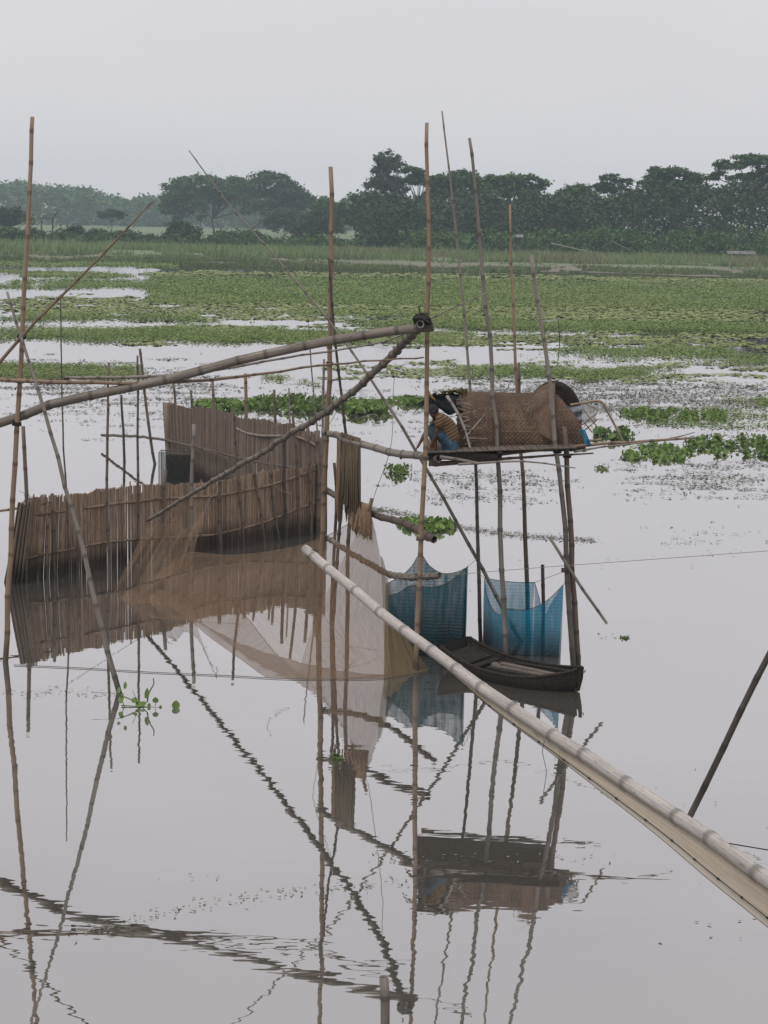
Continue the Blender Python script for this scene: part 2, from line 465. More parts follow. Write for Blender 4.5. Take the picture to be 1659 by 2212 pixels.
def spline(pts, n):
    P = np.array([tuple(p) for p in pts], float)
    if len(P) == 2:
        tt = np.linspace(0, 1, n)[:, None]
        return P[0] * (1 - tt) + P[1] * tt
    Q = np.vstack([2 * P[0] - P[1], P, 2 * P[-1] - P[-2]])
    segs = len(P) - 1
    outp = []
    for tt in np.linspace(0, segs, n):
        i = min(int(tt), segs - 1); f = tt - i
        a, b_, c_, d = Q[i], Q[i + 1], Q[i + 2], Q[i + 3]
        outp.append(0.5 * ((2 * b_) + (-a + c_) * f + (2 * a - 5 * b_ + 4 * c_ - d) * f * f + (-a + 3 * b_ - 3 * c_ + d) * f ** 3))
    return np.array(outp)

def bamboo_geo(pts, ra, rb, node=0.36, swell=1.10, sides=10, rough=0.0):
    """one culm: internodes, swollen joints, hollow cut ends, slight kinks"""
    P = spline(pts, 160)
    L = np.concatenate([[0], np.cumsum(np.linalg.norm(np.diff(P, axis=0), axis=1))])
    tot = L[-1]
    st = [(0.0, 0, 1.0)]
    s = node * random.uniform(0.3, 0.9)
    kinks = [(0.0, np.zeros(3))]
    while s < tot - 0.06:
        e = min(0.03, node * 0.08)
        st += [(s - e * 1.6, 0, 1.0), (s - e * 0.5, 1, swell), (s, 1, swell * 0.95), (s + e * 0.5, 1, swell), (s + e * 1.6, 0, 1.0)]
        kinks.append((s, rng.normal(0, 1, 3) * 0.16 * max(ra, rb)))
        s += node * random.uniform(0.75, 1.25)
    st.append((tot, 0, 1.0))
    kinks.append((tot, np.zeros(3)))
    S = np.array([q[0] for q in st]); ndl = np.array([q[1] for q in st], float); sw = np.array([q[2] for q in st])
    C = np.stack([np.interp(S, L, P[:, k]) for k in range(3)], 1)
    ks = np.array([q[0] for q in kinks]); kv = np.array([q[1] for q in kinks])
    C += np.stack([np.interp(S, ks, kv[:, k]) for k in range(3)], 1)
    R = np.interp(S, [0, tot], [ra, rb]) * sw
    g = Geo()
    T = np.gradient(np.stack([np.interp(S, L, P[:, k]) for k in range(3)], 1) + S[:, None] * 1e-9, axis=0)
    d = P[-1] - P[0]; d /= np.linalg.norm(d)
    T = np.where(np.linalg.norm(T, axis=1)[:, None] < 1e-9, d, T); T /= np.linalg.norm(T, axis=1)[:, None]
    ref = np.array([1., 0, 0]) if abs(d[0]) < 0.8 else np.array([0, 0, 1.])
    A = np.cross(T, ref); A /= np.linalg.norm(A, axis=1)[:, None]
    B = np.cross(T, A)
    th = np.arange(sides) * 2 * math.pi / sides
    rr = R[:, None] * (1 + (rng.normal(0, rough, (len(S), sides)) if rough else 0))
    V = C[:, None, :] + rr[:, :, None] * (np.cos(th)[None, :, None] * A[:, None, :] + np.sin(th)[None, :, None] * B[:, None, :])
    F = []
    n = len(S)
    for i in range(n - 1):
        for k in range(sides):
            k2 = (k + 1) % sides
            F.append((i * sides + k, i * sides + k2, (i + 1) * sides + k2, (i + 1) * sides + k))
    bc = np.stack([np.broadcast_to(np.cos(th) * 0.3, (n, sides)), np.broadcast_to(np.sin(th) * 0.3, (n, sides)), np.repeat(S[:, None], sides, 1)], -1)
    V = V.reshape(-1, 3); nd = np.repeat(ndl, sides); bc = bc.reshape(-1, 3)
    # hollow ends: rim, wall and a floor set back inside
    for i, sg in ((0, 1), (n - 1, -1)):
        dirn = T[i] * sg * R[i] * 1.2
        ring = V[i * sides:(i + 1) * sides]
        inn = C[i] + (ring - C[i]) * 0.72
        base = len(V)
        V = np.vstack([V, inn, inn + dirn])
        nd = np.concatenate([nd, np.full(sides, 0.2), np.ones(sides)])
        bc = np.vstack([bc, bc[i * sides:(i + 1) * sides], bc[i * sides:(i + 1) * sides]])
        for k in range(sides):
            k2 = (k + 1) % sides
            F.append((i * sides + k, base + k, base + k2, i * sides + k2))
            F.append((base + k, base + sides + k, base + sides + k2, base + k2))
        F.append(tuple(base + sides + k for k in range(sides)))
    g.add(V, F, nodal=nd, bc=bc)
    return g

def smooth_faces(ob):
    me = ob.data
    me.polygons.foreach_set('use_smooth', [len(p.vertices) == 4 for p in me.polygons])

def bamboo(pts, d0, d1, mat, label, Y=None, name='bamboo_pole', cat='pole', group=None, sink=0.0, node=0.52, parent=None, sides=10, swell=1.10):
    """pts: working-frame points (x, y[, Y]); d0, d1: thickness in working px at each end; sink: metres driven under water past the last point"""
    Q = []
    for p in pts:
        if isinstance(p, Vector): Q.append(p)
        else: Q.append(PY(p[0], p[1], p[2] if len(p) > 2 else Y))
    if sink:
        dv = (Q[-1] - Q[-2]).normalized()
        if dv.z > -0.2: dv = Vector((dv.x, dv.y, -1)).normalized()
        Q.append(Q[-1] + dv * sink)
    ra = d0 / 2 * Q[0].y / FP; rb = d1 / 2 * Q[-1].y / FP
    g = bamboo_geo(Q, ra, rb, node, swell, sides)
    org = Q[-1] if sink else Q[0]
    ob = g.build(name, mat, parent, origin=org)
    smooth_faces(ob)
    if parent is None: tag(ob, label, cat, group)
    elif label: ob['label'] = label
    ob['_r'] = 0
    del ob['_r']
    return ob

def cord(pts, r, mat, label, Y=None, name='cord', cat='cord', parent=None, group=None, n=24):
    Q = [p if isinstance(p, Vector) else PY(p[0], p[1], p[2] if len(p) > 2 else Y) for p in pts]
    g = Geo(); g.tube(spline(Q, n), r, 5)
    ob = g.build(name, mat, parent, origin=Q[0], smooth=True)
    if parent is None: tag(ob, label, cat, group)
    return ob

def lashing(center, axis, r, turns=4, mat='rope_dark', parent=None, pitch=0.012):
    """turns of rope wound round a joint, tied to the pole it holds"""
    c = np.array(tuple(center)); a = np.array(tuple(axis), float); a /= np.linalg.norm(a)
    ref = np.array([0, 1., 0]) if abs(a[1]) < 0.8 else np.array([1., 0, 0])
    u = np.cross(a, ref); u /= np.linalg.norm(u); v = np.cross(a, u)
    th = np.linspace(0, turns * 2 * math.pi, turns * 12)
    k = np.linspace(-0.5, 0.5, len(th))
    wob = 1 + rng.normal(0, 0.04, len(th))
    P = c + a * (k * turns * pitch)[:, None] + (r * wob)[:, None] * (np.cos(th)[:, None] * u + np.sin(th)[:, None] * v)
    g = Geo(); g.tube(P, pitch * 0.55, 5)
    return g.build('lashing', mat, parent, origin=Vector(c), smooth=True)

# value noise on arrays
class VN:
    def __init__(s, seed): s.g = np.random.default_rng(seed).random((128, 128))
    def __call__(s, x, y):
        x = np.asarray(x, float) % 128; y = np.asarray(y, float) % 128
        i = x.astype(int); j = y.astype(int); fx = x - i; fy = y - j
        fx = fx * fx * (3 - 2 * fx); fy = fy * fy * (3 - 2 * fy)
        g = s.g; i2 = (i + 1) % 128; j2 = (j + 1) % 128; i %= 128; j %= 128
        return (g[i, j] * (1 - fx) + g[i2, j] * fx) * (1 - fy) + (g[i, j2] * (1 - fx) + g[i2, j2] * fx) * fy
    def fbm(s, x, y, o=4):
        r = 0; a = 0.5
        for k in range(o): r = r + a * s(x * 2 ** k + 17 * k, y * 2 ** k + 31 * k); a *= 0.5
        return r / (1 - 0.5 ** o)
# ------------------------------------------------------------------ setting: water
m, t, o = new_mat('pond_water')
p, z = pos_z(t)
n1 = noise(t, p, 1.0, 2, 0.5, (1.9, 4.6, 1))
n2 = noise(t, p, 1.0, 3, 0.55, (0.45, 1.15, 1))
n3 = noise(t, p, 1.0, 2, 0.5, (7.0, 15.0, 1))
pt = noise(t, p, 1.0, 4, 0.6, (0.10, 0.30, 1))
pt2 = noise(t, p, 1.0, 4, 0.6, (0.035, 0.16, 1))
amp = mapr(t, pt, 0.40, 0.70, 0.30, 1.0)
gust = mapr(t, pt2, 0.52, 0.70, 0.0, 1.0)
hgt = math_(t, 'ADD', math_(t, 'MULTIPLY', math_(t, 'ADD', math_(t, 'MULTIPLY', n1, 0.6), math_(t, 'MULTIPLY', n2, 1.0)), amp), math_(t, 'MULTIPLY', n3, math_(t, 'MULTIPLY', gust, 0.05)))
bp = N(t, 'ShaderNodeBump', Strength=1.0, Distance=0.0026)
t.links.new(hgt, bp.inputs['Height'])
mud = noise(t, p, 1.0, 5, 0.6, (0.12, 0.34, 1))
mc = ramp(t, [(0.3, (0.100, 0.093, 0.080)), (0.7, (0.155, 0.144, 0.126))])
t.links.new(mud, mc.inputs['Fac'])
d = N(t, 'ShaderNodeBsdfDiffuse'); t.links.new(mc.outputs['Color'], d.inputs['Color'])
gl = N(t, 'ShaderNodeBsdfGlossy')
t.links.new(mapr(t, pt2, 0.5, 0.72, 0.010, 0.035), gl.inputs['Roughness'])
gl.inputs['Color'].default_value = (0.905, 0.890, 0.895, 1)
lw = N(t, 'ShaderNodeLayerWeight')
t.links.new(bp.outputs['Normal'], gl.inputs['Normal']); t.links.new(bp.outputs['Normal'], lw.inputs['Normal'])
refl = mapr(t, lw.outputs['Facing'], 0.35, 0.95, 0.37, 0.96)
ms = N(t, 'ShaderNodeMixShader')
t.links.new(refl, ms.inputs[0]); t.links.new(d.outputs[0], ms.inputs[1]); t.links.new(gl.outputs[0], ms.inputs[2])
t.links.new(ms.outputs[0], o.inputs['Surface'])
MT['water'] = m
g = Geo()
g.add([(-420, -6, 0), (420, -6, 0), (420, 330, 0), (-420, 330, 0)], [(0, 1, 2, 3)])
tag(g.build('water', 'water'), None, None, kind='structure')

# ------------------------------------------------------------------ setting: land beyond the water, reaching the horizon
m, t, o = new_mat('land')
p, z = pos_z(t)
f1 = noise(t, p, 1.0, 5, 0.6, (0.03, 0.012, 1))
f2 = noise(t, p, 1.0, 4, 0.6, (0.3, 0.12, 1))
gr = ramp(t, [(0.3, (0.10, 0.135, 0.06)), (0.7, (0.18, 0.225, 0.11))])
mu = ramp(t, [(0.3, (0.13, 0.11, 0.088)), (0.7, (0.21, 0.18, 0.145))])
t.links.new(f1, gr.inputs['Fac']); t.links.new(f2, mu.inputs['Fac'])
zz = math_(t, 'ADD', z, math_(t, 'MULTIPLY', math_(t, 'SUBTRACT', f2, 0.5), 0.6))
col = mixc(t, mapr(t, zz, 0.12, 0.55, 0, 1), mu.outputs['Color'], gr.outputs['Color'])
b = N(t, 'ShaderNodeBsdfPrincipled', Roughness=0.95)
t.links.new(col, b.inputs['Base Color']); t.links.new(b.outputs[0], o.inputs['Surface'])
MT['land'] = m
vn = VN(3)
ys = np.concatenate([np.linspace(226, 330, 53), np.geomspace(336, 6000, 40)])
xs = np.concatenate([-np.geomspace(330, 4000, 12)[::-1], np.linspace(-300, 300, 121), np.geomspace(330, 4000, 12)])
X, Y = np.meshgrid(xs, ys)
shore = 262 - 0.04 * X + 26 * (vn.fbm(X / 40 + 5, X * 0 + 3) - 0.5)
hgt = np.clip((Y - shore) / 55, -0.5, 1) * 0.7 + 0.25 * (vn.fbm(X / 9, Y / 16) - 0.5) * (Y < 500)
hgt = np.where(hgt > 0, hgt, hgt * 1.5)
g = Geo(); g.grid(np.stack([X, Y, hgt], -1))
tag(g.build('ground', 'land', smooth=True), None, None, kind='structure')

def kites(C, size, up=0.5, asp=1.5, seed=None, droop=0.0):
    """leaf-sized kite faces about centres C (n,3)"""
    n = len(C)
    nr = rng.normal(0, 1, (n, 3)); nr[:, 2] = np.abs(nr[:, 2]) + up
    nr /= np.linalg.norm(nr, axis=1)[:, None]
    a = np.cross(nr, rng.normal(0, 1, (n, 3))); a /= np.linalg.norm(a, axis=1)[:, None]
    b_ = np.cross(nr, a)
    s = (size * rng.uniform(0.6, 1.35, n))[:, None] if np.isscalar(size) else (size * rng.uniform(0.6, 1.35, n))[:, None]
    return np.stack([C - a * s * asp / 2, C + b_ * s * 0.45 + a * s * 0.08, C + a * s * asp / 2, C - b_ * s * 0.45 + a * s * 0.08], 1)

# ------------------------------------------------------------------ trees
def PX(x, y, Y): return np.array(tuple(PY(x, y, Y)))
def crown_points(blobs, Y, leaves, clump=1.3, flat=0.6):
    """blobs: (cx, cy, rx, ry) in the working frame at depth Y, each filled with many leaf clumps nearer its top and rim"""
    out_, cl = [], []
    area = sum(b_[2] * b_[3] for b_ in blobs)
    k = Y / FP
    for (cx, cy, rx, ry) in blobs:
        rx, ry = rx * 1.16, ry * 1.16
        c = PX(cx, cy, Y); a = rx * k; h = ry * k; dpt = min(a, max(h * 1.6, 3.5))
        n = max(60, int(1.9 * leaves * rx * ry / area))
        nc = max(8, int(a * h / (clump * clump) * 4.2))
        q = rng.normal(0, 1, (nc, 3)); q /= np.linalg.norm(q, axis=1)[:, None]
        q[:, 2] = np.where(rng.random(nc) < 0.7, np.abs(q[:, 2]), q[:, 2])
        rad = rng.uniform(0.45, 1.0, nc) ** 0.6
        cc = c + q * rad[:, None] * np.array([a, dpt, h])
        cl.append(cc)
        ii = rng.integers(0, nc, n)
        sz = rng.uniform(0.55, 1.2, nc)[ii] * clump
        off = rng.normal(0, 0.5, (n, 3)) * sz[:, None]; off[:, 2] *= flat
        out_.append(cc[ii] + off)
    return np.concatenate(out_), np.concatenate(cl)

def make_tree(name, label, base, blobs, Y, leaves=3200, size=0.55, mat='tree', trunk=0.28, forks=7, clump=1.3, flat=0.6, group=None, cat='tree', fork_at=0.45, lean=0):
    bw = Vector(PX(base[0], base[1], Y)); bw.z = 0.3
    r = root(name, bw, label, cat, group)
    L, cl = crown_points(blobs, Y, leaves, clump, flat)
    V = kites(L, size * 1.05)
    me = quads_mesh('crown', V - np.array(tuple(bw)))
    link_obj('crown', me, mat, r, bw)
    g = Geo()
    top = cl.mean(0)
    b0 = np.array(tuple(bw)) - np.array([0, 0, 0.4])
    fk = b0 + (top - b0) * fork_at + np.array([lean, 0, 0])
    g.tube(spline([b0, (b0 + fk) / 2 + rng.normal(0, 0.15, 3), fk], 6), np.linspace(trunk, trunk * 0.75, 6), 6)
    for j in rng.choice(len(cl), min(forks, len(cl)), replace=False):
        e = cl[j]; mid = fk * 0.5 + e * 0.5 + rng.normal(0, 0.4, 3) - np.array([0, 0, 0.4])
        g.tube(spline([fk - (fk - b0) * 0.05, mid, e], 7), np.linspace(trunk * 0.55, trunk * 0.12, 7), 5)
    g.build('trunk', 'bark', r)
    return r

YT = 640; YR = 372
make_tree('rain_tree', 'broad umbrella-crowned tree with forked trunk, left of the mid-picture trees', (465, 512),
          [(455, 408, 88, 24), (395, 430, 42, 26), (505, 415, 50, 26), (372, 462, 24, 24), (440, 438, 60, 20), (520, 440, 35, 22)], YT, 7000, 0.75, 'tree', 0.5, 12, 1.9, 0.6)
make_tree('rain_tree', 'umbrella tree with a slanting pale trunk, right beside the widest umbrella tree', (515, 512),
          [(585, 400, 48, 24), (620, 425, 45, 25), (560, 425, 40, 18), (650, 445, 40, 20), (600, 450, 45, 16)], YT + 10, 5200, 0.75, 'tree', 0.35, 10, 1.9, 0.6, lean=4)
make_tree('slender_tree', 'thin straight trunk standing under the wide umbrella tree', (432, 512), [(432, 452, 16, 18), (428, 438, 12, 10)], YT - 12, 700, 0.6, 'tree', 0.18, 4, 1.2)
make_tree('slender_tree', 'small crooked tree with sparse twigs below the slanting trunk', (553, 512), [(560, 452, 22, 16), (575, 440, 14, 10)], YT - 8, 700, 0.6, 'tree', 0.16, 5, 1.2)
make_tree('bushy_tree', 'low dark round tree on several thin trunks at the field edge', (612, 520), [(612, 480, 34, 22), (592, 487, 16, 16), (636, 478, 24, 18)], 560, 2600, 0.6, 'tree2', 0.15, 9, 1.5, 0.7, fork_at=0.15)
make_tree('bushy_tree', 'dark thick bush-like tree just left of the middle bare pole', (668, 540), [(668, 505, 34, 28), (690, 488, 24, 26), (648, 515, 20, 20)], 480, 2600, 0.55, 'tree2', 0.2, 6, 1.4, 0.8)
make_tree('bushy_tree', 'mid-height leafy tree directly behind the middle bare pole', (705, 530), [(705, 455, 26, 22), (725, 470, 24, 24), (690, 470, 18, 22), (715, 495, 26, 16)], 520, 2600, 0.6, 'tree', 0.25, 6, 1.6, 0.7)
make_tree('bushy_tree', 'leafy tree between the middle bare pole and the tall airy tree', (768, 530), [(760, 452, 30, 22), (790, 445, 28, 26), (745, 475, 22, 20), (782, 478, 30, 18)], 500, 3000, 0.6, 'tree', 0.25, 6, 1.6, 0.7)
make_tree('tall_airy_tree', 'tallest airy grey-green tree with narrow crown, sky showing through', (838, 540),
          [(836, 348, 24, 16), (848, 370, 26, 18), (822, 372, 18, 14), (836, 398, 36, 16), (812, 405, 22, 12), (850, 415, 28, 16)], 470, 2900, 0.5, 'tree3', 0.3, 14, 1.1, 0.8, fork_at=0.3)
make_tree('bushy_tree', 'dense dark tree under the tall airy tree', (835, 550), [(835, 450, 46, 30), (810, 480, 34, 34), (868, 470, 40, 36), (850, 510, 46, 30)], 450, 5200, 0.55, 'tree2', 0.3, 6, 1.6, 0.7)
make_tree('rain_tree', 'flat layered crown tree just left of the tallest brown pole', (900, 550), [(893, 372, 24, 9), (912, 388, 30, 10), (885, 395, 20, 8), (925, 400, 26, 12)], 440, 1900, 0.5, 'tree', 0.3, 12, 1.1, 0.45, fork_at=0.7)
make_tree('rain_tree', 'spreading crown between the tallest brown pole and the two pale poles', (975, 552), [(965, 395, 42, 14), (1000, 388, 34, 16), (945, 410, 26, 14), (1010, 410, 34, 20), (970, 430, 52, 22)], 435, 4200, 0.52, 'tree', 0.35, 12, 1.4, 0.5, fork_at=0.6)
make_tree('rain_tree', 'wide flat-topped tree whose right branches reach out against the sky', (1095, 555), [(1085, 395, 44, 14), (1130, 392, 36, 12), (1160, 402, 24, 8), (1070, 418, 46, 22), (1125, 425, 42, 26)], 430, 4400, 0.52, 'tree', 0.35, 12, 1.4, 0.5, fork_at=0.6)
make_tree('bushy_tree', 'small tree with rounded top right of the reaching branches', (1225, 560), [(1225, 430, 30, 18), (1250, 416, 24, 14), (1215, 455, 36, 24), (1265, 425, 18, 12)], 420, 2600, 0.5, 'tree', 0.25, 7, 1.3, 0.6)
make_tree('rain_tree', 'small two-tiered flat crown in the gap of the right-hand wood', (1318, 560), [(1318, 388, 20, 9), (1305, 405, 26, 7), (1345, 395, 20, 8), (1330, 415, 34, 10)], 415, 1500, 0.46, 'tree', 0.22, 10, 1.0, 0.4, fork_at=0.75)
make_tree('rain_tree', 'rounded umbrella tree left of the highest tree at the right edge', (1445, 565), [(1440, 378, 40, 14), (1470, 385, 38, 16), (1410, 398, 28, 10), (1455, 405, 58, 14), (1500, 400, 22, 14)], 405, 3800, 0.48, 'tree', 0.32, 12, 1.3, 0.5, fork_at=0.7)
make_tree('rain_tree', 'highest layered umbrella tree in the wood, cut by the right picture edge', (1605, 570), [(1570, 362, 34, 12), (1620, 352, 50, 14), (1660, 358, 40, 18), (1560, 385, 26, 10), (1630, 390, 55, 12), (1690, 385, 40, 25)], 395, 4200, 0.46, 'tree', 0.4, 14, 1.2, 0.45, fork_at=0.72)
make_tree('lone_tree', 'lone small flat-topped tree standing in the distant field', (240, 502), [(240, 462, 26, 8), (228, 466, 18, 6), (255, 465, 16, 6)], 560, 900, 0.5, 'tree2', 0.15, 8, 0.9, 0.5, fork_at=0.7)
make_tree('bushy_tree', 'dark bushy tree at the far left edge beside the banana plants', (20, 505), [(20, 470, 26, 18), (45, 480, 22, 18), (0, 480, 30, 22), (-40, 470, 40, 25)], 470, 2200, 0.55, 'tree2', 0.2, 6, 1.3, 0.7)

def frond_plant(name, label, base, top, Y, n, flen, mat, lean=0.0, wide=0.5, cat='palm', droop=1.0, trunk_r=0.16):
    b0 = PX(base[0], base[1], Y); b0[2] = 0.2
    tp = PX(top[0], top[1], Y)
    r = root(name, Vector(b0), label, cat)
    g = Geo(); g.tube(spline([b0, (b0 + tp) / 2 + np.array([lean, 0, 0]), tp], 8), np.linspace(trunk_r * 1.3, trunk_r * 0.8, 8), 7)
    g.build('trunk', 'bark', r)
    for k in range(n):
        a = k * 2.4 + random.uniform(-0.3, 0.3); el = random.uniform(0.15, 1.25)
        L = flen * random.uniform(0.8, 1.15)
        dh = np.array([math.cos(a), math.sin(a), 0])
        s = np.linspace(0, 1, 8)
        P = tp + dh * (s * L * math.cos(el * 0.75))[:, None] + np.array([0, 0, 1.]) * (s * L * math.sin(el) - droop * s ** 2 * L * 0.7)[:, None]
        side = np.cross(dh, [0, 0, 1.])
        wd = wide * np.sin(np.clip(s * 0.93 + 0.06, 0, 1) * math.pi) ** 0.7
        g = Geo()
        G = np.stack([P - side * wd[:, None] - np.array([0, 0, 1]) * wd[:, None] * 0.5, P, P + side * wd[:, None] - np.array([0, 0, 1]) * wd[:, None] * 0.5], 1)
        g.grid(G)
        g.build('frond', mat, r)
    return r
frond_plant('coconut_palm', 'feathery palm crown above the thicket, left of the two-tiered crown', (1200, 555), (1200, 440), 400, 13, 4.2, 'palm', 0.3, 0.32)
frond_plant('coconut_palm', 'palm with drooping fronds low in the middle of the right-hand wood', (1290, 560), (1290, 470), 392, 13, 4.0, 'palm', -0.3, 0.32)
frond_plant('coconut_palm', 'palm half lost in the trees near the right picture edge', (1545, 560), (1545, 428), 385, 13, 4.0, 'palm', 0.4, 0.32)
for k, (bx, ty, fl) in enumerate([(62, 482, 3.0), (88, 474, 3.6), (112, 470, 3.8)]):
    frond_plant('banana_plant', ['shortest banana plant, nearest the dark bushy tree at left', 'middle banana plant of the three on the far bank', 'banana plant nearest the open field, tallest of the three'][k],
                (bx, 512), (bx + 2, ty), 440, 9, fl, 'palm', 0.05, 0.38, 'banana plant', 0.75, 0.2)

# thicket under the right-hand trees and the far-off forest: masses
def mass(name, label, n, x0, x1, top, bot, Y0, Y1, clump, size, mat, seed, per=26, cat='thicket'):
    v = VN(seed)
    nc = n // per
    x = rng.uniform(x0, x1, nc); Yc = rng.uniform(Y0, Y1, nc)
    tt = np.interp(x, [q[0] for q in top], [q[1] for q in top]) + (v.fbm(x / 22, x * 0 + 2, 3) - 0.5) * 34 * (Y0 / 400) ** -0.6
    bb = np.interp(x, [q[0] for q in bot], [q[1] for q in bot])
    f = rng.random(nc) ** 1.25
    yy = tt + (bb - tt) * f
    C = np.array([PX(a, b_, c) for a, b_, c in zip(x, yy, Yc)])
    C[:, 2] = np.maximum(C[:, 2], 0.3)
    ii = np.repeat(np.arange(nc), per)
    L = C[ii] + rng.normal(0, 0.5, (nc * per, 3)) * clump * np.array([1, 1, 0.65])
    ob = link_obj(name, quads_mesh(name, kites(L, size)), mat)
    return tag(ob, label, cat, kind='stuff')
mass('woodland_thicket', 'dense dark thicket filling the foot of the right-hand wood', 80000, 780, 1760,
     [(780, 455), (900, 438), (1050, 428), (1180, 428), (1300, 426), (1400, 412), (1500, 404), (1660, 398), (1760, 398)],
     [(780, 545), (1760, 572)], 375, 470, 1.9, 0.62, 'tree2', 5)
mass('woodland_edge', 'lower bushes along the front of the right-hand wood', 14000, 860, 1760,
     [(860, 505), (1760, 505)], [(860, 552), (1760, 575)], 355, 375, 1.4, 0.5, 'tree', 15)
mass('distant_forest', 'hazy distant forest beyond the fields at left', 60000, -150, 1250,
     [(-150, 405), (0, 402), (130, 408), (200, 413), (240, 428), (275, 436), (330, 432), (380, 425), (520, 440), (700, 450), (1250, 440)],
     [(-150, 478), (350, 488), (1250, 500)], 1050, 1250, 4.5, 1.9, 'tree', 6)

mass('hedge_undergrowth', 'tangled green undergrowth along the left far bank', 26000, -120, 800,
     [(-120, 500), (100, 505), (200, 512), (330, 516), (420, 514), (560, 512), (800, 520)], [(-120, 540), (800, 550)], 378, 430, 1.5, 0.5, 'tree', 25)
# shrubs on the bank at left
for k, (bx, by, rx, ry, Ys) in enumerate([(205, 518, 20, 12, 400), (160, 512, 16, 12, 405), (262, 524, 26, 14, 395), (310, 528, 24, 12, 392), (385, 508, 20, 18, 420), (410, 520, 18, 16, 415),
                                          (470, 530, 22, 12, 405), (500, 526, 20, 14, 408), (545, 524, 22, 14, 405), (360, 530, 16, 12, 398), (112, 530, 18, 14, 385), (60, 520, 26, 16, 390), (15, 522, 26, 16, 388)]):
    make_tree('bank_shrub', ('%s low shrub, counting from the right, in the hedge on the left far bank' % ['seventh', 'eighth', 'sixth', 'fifth', 'fourth counted', 'third', 'second counted', 'second', 'first', 'fourth', 'ninth', 'tenth', 'last'][k]), (bx, by + ry), [(bx, by - ry * .3, rx * 1.3, ry * 1.1), (bx + rx * .5, by - ry * 0.7, rx * 0.8, ry * 0.8), (bx - rx * .7, by, rx * .7, ry * .7)], Ys, 1000, 0.42, 'tree2' if k % 2 else 'tree', 0.08, 5, 1.0, 0.8, group='shrubs in the left bank hedge', cat='shrub', fork_at=0.2)

# tall grass and reeds on the bank
def blades(n, xr, Yr, hmin, hmax, wdt, mat, name, label, seed, thr=0.35):
    v = VN(seed)
    Yc = rng.uniform(Yr[0], Yr[1], n * 2); u = rng.uniform(xr[0], xr[1], n * 2)
    x = (u - IW / 2) / FP * Yc
    keep = v.fbm(x / 9, Yc / 14, 4) > thr
    x, Yc = x[keep][:n], Yc[keep][:n]
    n = len(x)
    hn = 0.6 + 0.9 * v.fbm(x / 5 + 40, Yc / 9, 3)
    h = rng.uniform(hmin, hmax, n) * hn * np.where(rng.random(n) < 0.12, 1.5, 1.0)
    a = rng.uniform(0, 6.28, n); lx = rng.normal(0, 0.25, n) * h; ly = rng.normal(0, 0.25, n) * h
    zb = np.full(n, 0.1) + 0.35 * np.clip((Yc - 285) / 40, 0, 1)
    B = np.stack([x, Yc, zb], -1)
    sd = np.stack([np.cos(a), np.sin(a), a * 0], -1) * (wdt * rng.uniform(0.6, 1.4, n))[:, None]
    tp = B + np.stack([lx, ly, h], -1)
    V = np.stack([B - sd, B + sd, tp], 1)
    ob = link_obj(name, quads_mesh(name, V), mat)
    return tag(ob, label, 'grass', kind='stuff')
blades(60000, (-120, 1800), (296, 372), 0.4, 1.35, 0.15, 'grass', 'bank_reeds', 'tall green reeds and grass along the far bank', 21, 0.38)
blades(7000, (700, 1800), (296, 350), 0.4, 1.5, 0.15, 'drygrass', 'dry_grass', 'dry yellowish grass tufts among the bank reeds', 22, 0.52)
blades(26000, (-120, 1800), (250, 300), 0.12, 0.5, 0.2, 'grass', 'low_grass', 'short patchy grass on the muddy shore', 23, 0.47)

# small things at the foot of the wood
for k, (x, y, Ys, wd, ht) in enumerate([(1118, 512, 366, 2.0, 0.35), (1600, 548, 352, 5.0, 1.1)]):
    c = PX(x, y, Ys)
    r = root('tin_shed', Vector((c[0], c[1], 0.3)), ['small pale shed half hidden at the foot of the wood', 'low tin-roofed shed at the foot of the wood near the right edge'][k], 'shed')
    hh = max(c[2] - 0.3, 1.2)
    g = Geo(); g.box((c[0], c[1], 0.3 + hh / 2), (wd * 0.5, 0, 0), (0, 1.2, 0), (0, 0, hh / 2)); g.build('wall', 'bark', r)
    g = Geo()
    for sgn in (-1, 1): g.box((c[0], c[1] + sgn * 0.75, 0.3 + hh + 0.25), (wd * 0.58, 0, 0), (0, 0.8, -sgn * 0.3), (0, 0.01, 0.02))
    g.build('roof', 'tin', r)
bamboo([(1190, 525), (1280, 545)], 2.2, 1.6, 'b_pale', 'pale bamboo leaning down across the bank before the wood', 350, 'leaning_bamboo', node=0.8, sides=6)
bamboo([(1320, 520), (1360, 540)], 2.2, 1.6, 'b_grey', 'short slanted bamboo at the foot of the wood', 350, 'leaning_bamboo', node=0.8, sides=6)

